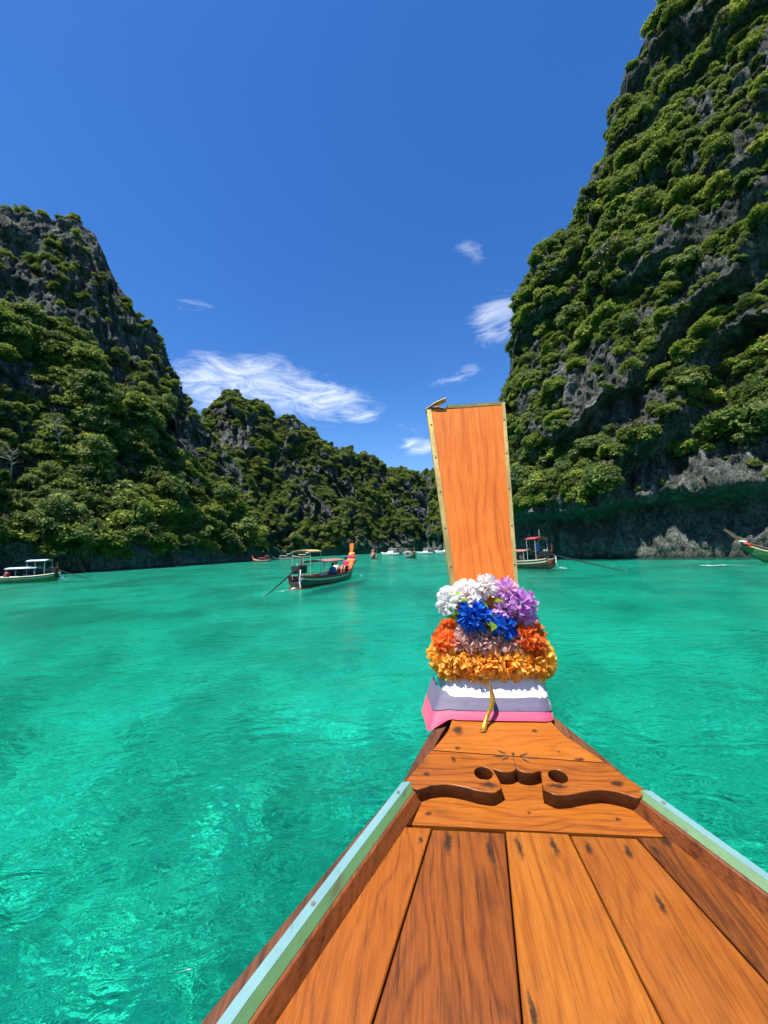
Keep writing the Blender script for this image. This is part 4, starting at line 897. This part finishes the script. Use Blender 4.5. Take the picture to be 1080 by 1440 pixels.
STATIONS = [(-4.2, .55, .80, .02), (-3.6, .74, .70, -.22), (-2.6, .86, .62, -.30), (-1.2, .94, .58, -.32), (0.2, .95, .58, -.32), (1.5, .86, .66, -.30), (2.5, .68, .82, -.22), (3.3, .44, 1.06, .0), (3.9, .22, 1.34, .45), (4.35, .09, 1.66, 1.1)]
def longtail(loc, rz, label, hullm, innerm, railm, prowm, roof_hi, roof_lo, lean=18, plen=1.35, scale=1.0, shaft=(0.0, -7.0), detail=True, group=None, hi=(-3.5, -2.2, 2.25), lo=(-2.0, 0.9, 1.55)):
    b = empty('longtail_boat', (*loc, 0), (0, 0, R(rz))); b.scale = (scale,) * 3
    tag(b, label, 'boat', group)
    secs = []
    for (y, w, zs_, zk) in STATIONS:
        h = zs_ - zk
        secs.append([(-w, y, zs_), (-w * .93, y, zk + h * .55), (-w * .66, y, zk + h * .16), (0, y, zk), (w * .66, y, zk + h * .16), (w * .93, y, zk + h * .55), (w, y, zs_), (w - .04, y, zs_), (w * .84, y, zk + h * .5), (0, y, zk + h * .36 + .02), (-w * .84, y, zk + h * .5), (-w + .04, y, zs_)])
    MB().loft(secs).build('hull', hullm, b)
    MB().loft([[(-w * .86, y, zk + h * .62), (-w * .6, y, zk + h * .40 + .03), (w * .6, y, zk + h * .40 + .03), (w * .86, y, zk + h * .62)] for (y, w, h, zk) in [(s[0], s[1] - .02, s[2] - s[3], s[3]) for s in STATIONS[:-1]]], closed=False).build('floor_boards', innerm, b)
    for sx in (-1, 1):
        MB().tube([(sx * (w + .005), y, z + .02) for (y, w, z, k) in STATIONS], .045, 6).build('gunwale', railm, b)
        MB().loft([[(sx * (w + .004), y, z - .12), (sx * (w * .985 + .012), y, z - .22), (sx * (w * .97), y, z - .22), (sx * w * .98, y, z - .12)] for (y, w, z, k) in STATIONS[:-1]]).build('side_stripe', M_CREAM, b)
    ln = R(lean)
    P0 = Vector((0, 4.05, 1.28)); d = Vector((0, math.sin(ln), math.cos(ln))); n = Vector((0, math.cos(ln), -math.sin(ln)))
    MB().loft([[P0 + d * t * plen + Vector((x, 0, 0)) + n * q for x, q in ((-w, -dp), (w, -dp), (w, dp), (-w, dp))] for t, w, dp in ((-.2, .12, .20), (0, .13, .17), (.3, .12, .13), (.7, .15, .11), (1.0, .19, .09))]).build('prow_board', prowm, b)
    MB().loft([[Vector((x * w, y, z)) for x, z in ((-1, zz), (1, zz), (1, zz + .05), (-1, zz + .05))] for y, w, zz in ((2.5, .64, .80), (3.2, .44, 1.0), (3.8, .24, 1.24), (4.2, .12, 1.48))]).build('bow_deck', prowm if prowm is not M_PROWD else innerm, b)
    if detail:
        for y in (-1.6, -.7, .2, 1.1, 1.9):
            w = float(np.interp(y, [s[0] for s in STATIONS], [s[1] for s in STATIONS])) * .9
            MB().box((0, y, .42), (2 * w, .26, .04)).build('bench', innerm, b)
    for spec, rm in ((hi, roof_hi), (lo, roof_lo)):
        if rm is None: continue
        y0, y1, zr = spec; w = .72 if spec is hi else .84
        rf = MB().loft([[(x * w, y, zr + .13 * (1 - x * x) + dz) for x, dz in ((-1, 0), (-.5, 0), (0, 0), (.5, 0), (1, 0), (1, -.04), (.5, -.04), (0, -.04), (-.5, -.04), (-1, -.04))] for y in (y0 - .12, y1 + .12)]).build('canopy', rm, b)
        for sx in (-1, 1):
            for y in (y0, y1): MB().tube([(sx * w * .92, y, .50), (sx * w * .92, y, zr + .02)], .026, 6).build('canopy_post', M_POLE, b)
            MB().tube([(sx * w * .92, y0, zr - .05), (sx * w * .92, y1, zr - .05)], .022, 6).build('canopy_rail', M_POLE, b)
    # engine on its swivel with the long propeller shaft
    e = Vector((0, -3.75, 1.16))
    en = MB().box(e, (.56, .95, .50)).build('engine', M_BLACK, b, bevel=.04)
    for dx in (-.13, .13): MB().tube([e + Vector((dx, .05, .16)), e + Vector((dx, .05, .38))], .07, 8).build('cylinder_head', M_STEELB, en)
    MB().tube([e + Vector((.20, -.2, .1)), e + Vector((.34, -.3, .35)), e + Vector((.34, -.3, .75))], .045, 6).build('exhaust_pipe', M_HRED, en)
    fan = MB().tube([e + Vector((0, .44, 0)), e + Vector((0, .50, 0))], .24, 14).build('radiator_fan', M_STEELB, en)
    MB().tube([e + Vector((0, .4, .05)), e + Vector((.05, 1.0, .22)), e + Vector((.05, 1.6, .18))], .022, 6).build('tiller', M_POLE, b)
    MB().tube([(0, -3.75, .55), (0, -3.75, 1.0)], .07, 8).build('engine_mount', M_POLE, b)
    tip = Vector((shaft[0], shaft[1], -.08)); s0 = e + Vector((0, -.4, .0))
    MB().tube([s0, s0.lerp(tip, .5), tip], [.055, .045, .03], 8).build('propeller_shaft', M_BLACK, b)
    pr = MB()
    for k in range(3):
        a = k * 2.094; pr.box(tip + Vector((math.cos(a) * .10, 0, math.sin(a) * .10)), (.16, .03, .07), (0, -a, .4))
    pr.build('propeller', M_STEELB, b)
    MB().tube([(.30, -4.1, 1.15), (.42, -4.3, .9), (.36, -4.32, .45), (.46, -4.36, .1)], .035, 6).build('cooling_hose', M_WHITE, b)
    return b
def prow_wrap(b, lean, lst, label):
    """cloths and flowers tied round a prow, one thing"""
    g = empty('prow_garland'); bpy.context.view_layer.update(); g.matrix_world = b.matrix_world.copy(); tag(g, label, 'garland')
    ln = R(lean); P0 = Vector((0, 4.05, 1.28)); d = Vector((0, math.sin(ln), math.cos(ln)))
    for k, (t, r, h, m) in enumerate(lst):
        c = P0 + d * t; rg = random.Random(k)
        mb = MB().loft([[c + d * (h * (q - .5)) + Vector((math.cos(a) * (r + rg.uniform(-.03, .03)) * s, math.sin(a) * (r * .8 + rg.uniform(-.03, .03)) * s, 0)) for a in np.linspace(0, 6.283, 12, endpoint=False)] for q, s in ((0, .75), (.25, 1.0), (.7, 1.03), (1, .7))])
        mb.build('cloth_wrap', m, g)
bm_ = longtail((-3.86, 25.75), -19.7, 'dark green longtail boat with red inside and tan stern roof, long shaft trailing', M_HGREEN, M_HRED, M_HRED, M_PROWO, M_TAN, M_ROSE, lean=8, plen=1.5, scale=.93, shaft=(-.1, -7.0))
MB().loft([[(x, y, z) for x, z in ((-w, -.02), (w, -.02), (w, .09), (-w, .09))] for y, w in ((-4.25, .50), (-3.6, .70), (-1, .93))]).build('boot_stripe', M_HRED, bm_)
prow_wrap(bm_, 8, [(.10, .40, .36, M_ORC), (.42, .34, .32, M_PINKC), (.66, .26, .18, M_YEL)], 'pink and orange cloth wraps on the prow of the dark green longtail')
br_ = longtail((11.1, 33.9), 25, 'brown longtail boat with small red roofs, a man in blue standing at its stern', M_HBROWN, M_HRED, M_CREAM, M_PROWO, M_REDC, M_ROSE, shaft=(.9, -9.6), scale=.98, hi=(-3.3, -2.4, 2.45), lo=(-2.1, .6, 1.45))
MB().tube([(.3, -2.9, 2.4), (.3, -2.9, 3.2)], .025, 6).build('mast', M_POLE, br_)
bl_ = longtail((-40.2, 41.2), 105, 'green longtail boat with two pale blue roofs passing the sea cave', M_HLEAF, M_HBROWN, M_CREAM, M_PROWD, M_BLUEC, M_BLUEC, shaft=(0, -7.4), scale=1.05, hi=(-3.4, -1.9, 2.15), lo=(-2.6, -.2, 1.45))
bf_ = longtail((29.8, 26.0), 53, 'leaf green longtail boat with a dark prow raked far forward', M_HLEAF, M_HBROWN, M_HBROWN, M_PROWD, None, M_BLUEC, lean=44, plen=1.7, shaft=(0, -7), scale=1.0, lo=(-3.0, -.6, 1.5))
prow_wrap(bf_, 44, [(.05, .34, .40, M_REDC), (.36, .30, .20, M_WHITE), (-.2, .32, .24, M_ORC)], 'red, white and orange cloth wraps on the raked dark prow')
# emblem painted on the green bow
for sx in (1, -1):
    em = MB(); pts = []
    for k in range(14):
        a = k * .45; r = .05 + .010 * k; pts.append((sx * (.60 + .02 * math.cos(a)), 2.62 + r * math.cos(a), .66 + r * .9 * math.sin(a)))
    em.tube(pts, .018, 5).build('bow_emblem', M_WHITE, bf_)
# far longtails
for loc, rz, sc_, lb, hm, rf in (((-2.5, 81.5), 4, .78, 'small dark longtail boat heading away ahead of the white speedboat', M_BLACK, M_POLE),
                                 ((4.9, 76.0), -172, .78, 'small longtail boat with a yellow roof coming down the lagoon', M_HBROWN, M_TAN),
                                 ((-31.0, 96.5), 70, .62, 'small red roofed longtail boat moored by the foot of the wooded cliff', M_HRED, M_REDC),
                                 ((-30.5, 114.0), 85, .70, 'small grey longtail boat moored beyond the red roofed one', M_POLE, M_POLE),
                                 ((-27.5, 126.0), 80, .75, 'small pale roofed longtail boat moored beneath the far ridge', M_HGREEN, M_WHITE)):
    longtail(loc, rz, lb, hm, M_HRED, M_CREAM, M_PROWO, rf, rf, scale=sc_, detail=False, shaft=(0, -6.2))
def speedboat(loc, rz, sc_, label, roof=True):
    b = empty('speedboat', (*loc, 0), (0, 0, R(rz))); b.scale = (sc_,) * 3; tag(b, label, 'speedboat')
    S_ = [(-3.5, 1.15, .95, -.1), (-2, 1.25, .95, -.3), (0, 1.25, 1.0, -.3), (1.8, 1.0, 1.12, -.2), (3.0, .55, 1.25, .1), (3.7, .08, 1.35, .9)]
    MB().loft([[(-w, y, z), (-w * .9, y, k + (z - k) * .4), (0, y, k), (w * .9, y, k + (z - k) * .4), (w, y, z), (0, y, z + .06)] for y, w, z, k in S_]).build('hull', M_WHITE, b)
    MB().loft([[(-w * 1.01, y, z - .25), (-w * 1.01, y, z - .38), (w * 1.01, y, z - .38), (w * 1.01, y, z - .25)] for y, w, z, k in S_[:-1]]).build('side_stripe', M_BLUEC, b)
    MB().loft([[(x * w, y, z) for x, z in ((-1, 1.0), (-.85, h), (.85, h), (1, 1.0))] for y, w, h in ((-1.2, .9, 1.75), (.6, .85, 1.78), (1.5, .7, 1.15))]).build('cabin', M_WHITE, b)
    MB().loft([[(x * .82 * q, y, z) for x, z in ((-1, z0), (1, z0), (1, z0 + .03), (-1, z0 + .03))] for y, z0, q in ((.72, 1.74, .95), (1.42, 1.22, .84))]).build('windscreen', M_GLASS, b)
    if roof:
        MB().box((0, -1.2, 2.45), (2.0, 3.4, .08)).build('canopy', M_WHITE, b, bevel=.03)
        for sx in (-.9, .9):
            for y in (-2.7, -1.2, .3): MB().tube([(sx, y, .95), (sx, y, 2.42)], .035, 6).build('canopy_post', M_POLE, b)
    for x in (-.4, .4): MB().box((x, -3.75, .85), (.4, .5, .7)).build('outboard_engine', M_BLACK, b, bevel=.06)
    return b
speedboat((1.4, 104), 62, .80, 'white speedboat with a raised roof, broadside below the far ridge')
speedboat((6.2, 112), -75, .70, 'white speedboat moored just past the raised roof speedboat')
speedboat((10.8, 106), 80, .62, 'small white speedboat between the yellow roofed longtail and the prow board')
speedboat((15.2, 96), 88, .82, 'low white open speedboat half hidden by the prow board', roof=False)

# ------------------------------------------------------------------ people
def person(parent_b, loc, rz, pose, top, bottom, label, hair=True, sc_=1.0):
    bpy.context.view_layer.update()
    g = empty('person'); g.matrix_world = parent_b.matrix_world @ Matrix.Translation(loc) @ Matrix.Rotation(R(rz), 4, 'Z') @ Matrix.Scale(sc_, 4); tag(g, label, 'person')
    if pose == 'stand':
        hip, ch, nk, hd = (0, 0, .92), (0, .01, 1.28), (0, .01, 1.47), (0, .03, 1.60)
        legs = [[(s * .10, 0, .86), (s * .11, .02, .48), (s * .12, -.02, .08), (s * .13, .12, .04)] for s in (-1, 1)]
        arms = [[(-.17, 0, 1.40), (-.25, .05, 1.14), (-.18, .28, 1.05), (-.15, .36, 1.06)], [(.17, 0, 1.40), (.26, .04, 1.13), (.24, .22, .95), (.23, .29, .93)]]
    else:
        hip, ch, nk, hd = (0, 0, .12), (0, .05, .46), (0, .06, .64), (0, .09, .77)
        legs = [[(s * .10, .04, .12), (s * .14, .42, .20), (s * .12, .50, -.20), (s * .12, .62, -.25)] for s in (-1, 1)]
        arms = [[(s * .17, .04, .58), (s * .24, .08, .32), (s * .16, .32, .24), (s * .13, .40, .24)] for s in (-1, 1)]
    def skin(name, chains, rads, m, parent):
        V = []; E = []; RR = []
        def vid(p):
            for i, q in enumerate(V):
                if (Vector(q) - Vector(p)).length < 1e-4: return i
            V.append(p); RR.append(None); return len(V) - 1
        for c, rr in zip(chains, rads):
            ids = [vid(p) for p in c]
            for i, r in zip(ids, rr):
                if RR[i] is None: RR[i] = r
            E += list(zip(ids[:-1], ids[1:]))
        me = bpy.data.meshes.new(name); me.from_pydata(V, E, []); o = link(bpy.data.objects.new(name, me), parent); me.materials.append(m)
        o.modifiers.new('skin', 'SKIN').use_smooth_shade = True
        if not me.skin_vertices:
            bm = bmesh.new(); bm.from_mesh(me); bm.verts.layers.skin.verify(); bm.to_mesh(me); bm.free()
        for i, r in enumerate(RR): me.skin_vertices[0].data[i].radius = (r, r)
        me.skin_vertices[0].data[0].use_root = True
        ss = o.modifiers.new('sub', 'SUBSURF'); ss.levels = 1; ss.render_levels = 2; return o
    body = skin('body', [[hip, ch, nk, hd, (hd[0], hd[1] + .01, hd[2] + .10)]] + [[hip] + l for l in legs] + [[ch] + a for a in arms], [[.14, .15, .055, .085, .07]] + [[.14, .085, .06, .045, .03]] * 2 + [[.15, .06, .045, .035, .032]] * 2, M_SKIN, g)
    def lerp3(a, b, t): return tuple(x + (y - x) * t for x, y in zip(a, b))
    if top is not None: skin('shirt', [[lerp3(hip, ch, .05), ch, lerp3(ch, nk, .55)]] + [[ch, a[0], lerp3(a[0], a[1], .8)] for a in arms], [[.155, .168, .09]] + [[.168, .075, .068]] * 2, top, g)
    skin('shorts', [[lerp3(hip, ch, .12), hip]] + [[hip, l[0], lerp3(l[0], l[1], .75)] for l in legs], [[.15, .158]] + [[.158, .10, .085]] * 2, bottom, g)
    if hair:
        mb = MB(); n = 10
        mb.loft([[(hd[0] + math.cos(a) * r, hd[1] - .02 + math.sin(a) * r * 1.1, hd[2] + z) for a in np.linspace(0, 6.283, n, endpoint=False)] for z, r in ((-.0, .088), (.06, .103), (.12, .092), (.165, .04))]); mb.build('hair', M_HAIR, g, smooth=True)
    return g
person(br_, (.1, -2.75, .52), 160, 'stand', M_SHIRT, M_SHORTS, 'person in a bright blue shirt standing at the stern under the red roof')
person(bl_, (-.25, .9, .46), -60, 'sit', None, M_SHORTS, 'person without a shirt sitting forward of the pale blue roofs')
person(bl_, (.25, .2, .46), -40, 'sit', M_SWIM, M_SHORTS, 'person in red sitting beside the shirtless one in the green boat')
person(bm_, (-.25, 1.7, .50), 20, 'sit', M_WHITE, M_SHORTS, 'person in a white shirt sitting forward in the dark green longtail')
person(bm_, (.15, 2.7, .80), 170, 'sit', M_PINKC, M_SHORTS, 'person in a bright pink top sitting on the bow deck of the dark green longtail')
person(bm_, (.3, .1, .46), 10, 'sit', M_SHIRT, M_SHORTS, 'person in blue sitting under the faded red roof')
person(br_, (.2, -.9, .46), 0, 'sit', M_WHITE, M_SHORTS, 'person in a white shirt sitting under the lower red roof')

def gear(b_, loc, m, label, name='cooler_box', cat='box', size=(.5, .35, .34)):
    bpy.context.view_layer.update()
    g = empty(name); g.matrix_world = b_.matrix_world @ Matrix.Translation(loc); tag(g, label, cat)
    MB().box((0, 0, size[2] * .42), (size[0], size[1], size[2] * .84)).build('box', m, g, bevel=.02)
    MB().box((0, 0, size[2] * .93), (size[0] * 1.05, size[1] * 1.05, size[2] * .16)).build('lid', M_WHITE, g, bevel=.015)
gear(bm_, (-.35, -2.6, .18), M_SHIRT, 'blue cooler box on the floor of the dark green longtail')
gear(bm_, (.3, -1.2, .44), M_WHITE, 'white cooler box on a bench of the dark green longtail')
gear(br_, (-.3, -2.2, .2), M_WHITE, 'white cooler box near the stern of the brown longtail')
gear(bl_, (.3, -1.4, .44), M_HRED, 'red cooler box under the pale blue roof')
# ------------------------------------------------------------------ foam behind the boats
def foam_material():
    m, nt, out = mat('foam')
    pos = nt.new('ShaderNodeNewGeometry').outputs['Position']
    fade = nt.new('ShaderNodeAttribute', None, attribute_name='fade').outputs['Fac']
    n = nt.noise(pos, 5.0, 6, 0.7, 1.2)
    a = nt.ramp(nt.math('ADD', n, nt.math('MULTIPLY', nt.math('SUBTRACT', fade, 1.0), 0.42)), [(0.40, 0.0), (0.58, 0.9)])
    d = nt.new('ShaderNodeBsdfDiffuse', {'Color': (0.80, 0.86, 0.85, 1)}); t = nt.new('ShaderNodeBsdfTransparent')
    mx = nt.new('ShaderNodeMixShader', {0: a, 1: t.outputs[0], 2: d.outputs[0]}); nt.l.new(mx.outputs[0], out.inputs[0]); return m
M_FOAM = foam_material()
def foam(pts, width, n, label, seed, hgt=.05):
    """a ragged low ridge of froth along a path"""
    P = np.array(pts, float); d = np.r_[0, np.cumsum(np.hypot(*np.diff(P, axis=0).T))]; ns, nw = 60, 13
    s = np.linspace(0, d[-1], ns); c = np.stack([np.interp(s, d, P[:, 0]), np.interp(s, d, P[:, 1])], 1)
    t = np.gradient(c, axis=0); t /= np.linalg.norm(t, axis=1)[:, None]; nn = np.stack([-t[:, 1], t[:, 0]], 1)
    v = np.linspace(-1, 1, nw)[None, :]; u = np.linspace(0, 1, ns)[:, None]
    w = width * (0.9 + 1.2 * u) * (1 + .4 * fbm(np.stack([u * 9, u * 0 + seed, u * 0], -1), 3, seed)) + v * 0
    G = np.zeros((ns, nw, 3)); G[..., :2] = c[:, None] + nn[:, None] * (v * w)[..., None]
    G[..., 2] = .05 + hgt * (1 - v ** 2) * (1 - .8 * u) * (1 + fbm(np.stack([G[..., 0] * 3, G[..., 1] * 3, G[..., 0] * 0], -1), 3, seed + 3) * 1.6)
    o = grid_obj('foam', G, M_FOAM); at = o.data.attributes.new('fade', 'FLOAT', 'POINT')
    at.data.foreach_set('value', ((1 - v ** 2) * np.clip(1.15 - u, 0, 1) * np.clip(u * 12 + .3, 0, 1)).astype(np.float32).ravel())
    tag(o, label, 'foam', kind='stuff')
foam([(-5.0, 22.1), (-5.5, 20.6), (-6.6, 18.4)], .22, 120, 'white foam behind the dark green longtail boat', 1, .08)
foam([(-2.2, 28.9), (-2.9, 27.2), (-4.0, 24.4)], .08, 70, 'white bow wave along the dark green longtail boat', 2, .10)
foam([(-1.9, 28.6), (-1.75, 27.9)], .14, 50, 'white splash by the bow of the dark green longtail boat', 6, .16)
foam([(-36.0, 42.4), (-34.2, 43.0), (-32.8, 43.6)], .35, 160, 'white spray thrown up behind the pale blue roofed longtail', 3, .35)
foam([(13.0, 29.8), (13.5, 28.3), (13.8, 27.4)], .25, 60, 'white foam at the stern of the brown longtail boat', 4, .10)
foam([(21.0, 26.5), (23.6, 25.4), (26.5, 24.0)], .55, 150, 'white foam streak in front of the leaf green boat', 5, .05)

# ------------------------------------------------------------------ bare trees and white limbs on the wooded slope
def bare_tree(p, h, seed, label, m=BARK_PALE):
    t = empty('bare_tree', p); tag(t, label, 'tree', 'bare pale trees on the wooded slope'); rg = random.Random(seed)
    top = Vector((rg.uniform(-.3, .5) * h, rg.uniform(-.5, -.1) * h, h))
    MB().tube([(0, 0, -.6), top * .5 + Vector((.1, 0, .1)), top], [.16, .11, .05], 7).build('trunk', m, t)
    mb = MB()
    for k in range(11):
        q = rg.uniform(.35, 1.0); s = top * q; e = s + Vector((rg.uniform(-1, 1), rg.uniform(-.9, .5), rg.uniform(.1, .9))) * h * .45
        md = s.lerp(e, .5) + Vector((0, 0, .12)); mb.tube([s, md, e], [.06, .035, .012], 5)
        for j in range(5): mb.tube([s.lerp(e, rg.uniform(.4, .9)), e + Vector((rg.uniform(-1, 1), rg.uniform(-1, 1), rg.uniform(-.1, 1))) * h * .18], [.018, .006], 4)
    mb.build('branches', m, t)
dl = tr_l[0] - np.array(CAM); kk = dl @ fv
px_ = 540 + 541 * (dl @ rv) / kk; py_ = 720 - 541 * (dl @ uv_) / kk
for i, (x, y, h, lb) in enumerate([(88, 640, 5.5, 'bare pale tree with a thick leaning trunk amid the greenery'), (140, 588, 4.5, 'bare grey tree highest up the wooded slope'), (20, 690, 5.0, 'bare white limbs reaching out over the sea cave'), (160, 700, 4.0, 'thin bare tree low on the wooded slope'), (275, 705, 4.5, 'brownish bare tree where the slope nears the far ridge')]):
    j = int(np.argmin((px_ - x) ** 2 + (py_ - y) ** 2)); bare_tree(Vector(tr_l[0][j]) + Vector((.6, -1.2, .8)), h, 60 + i, lb)
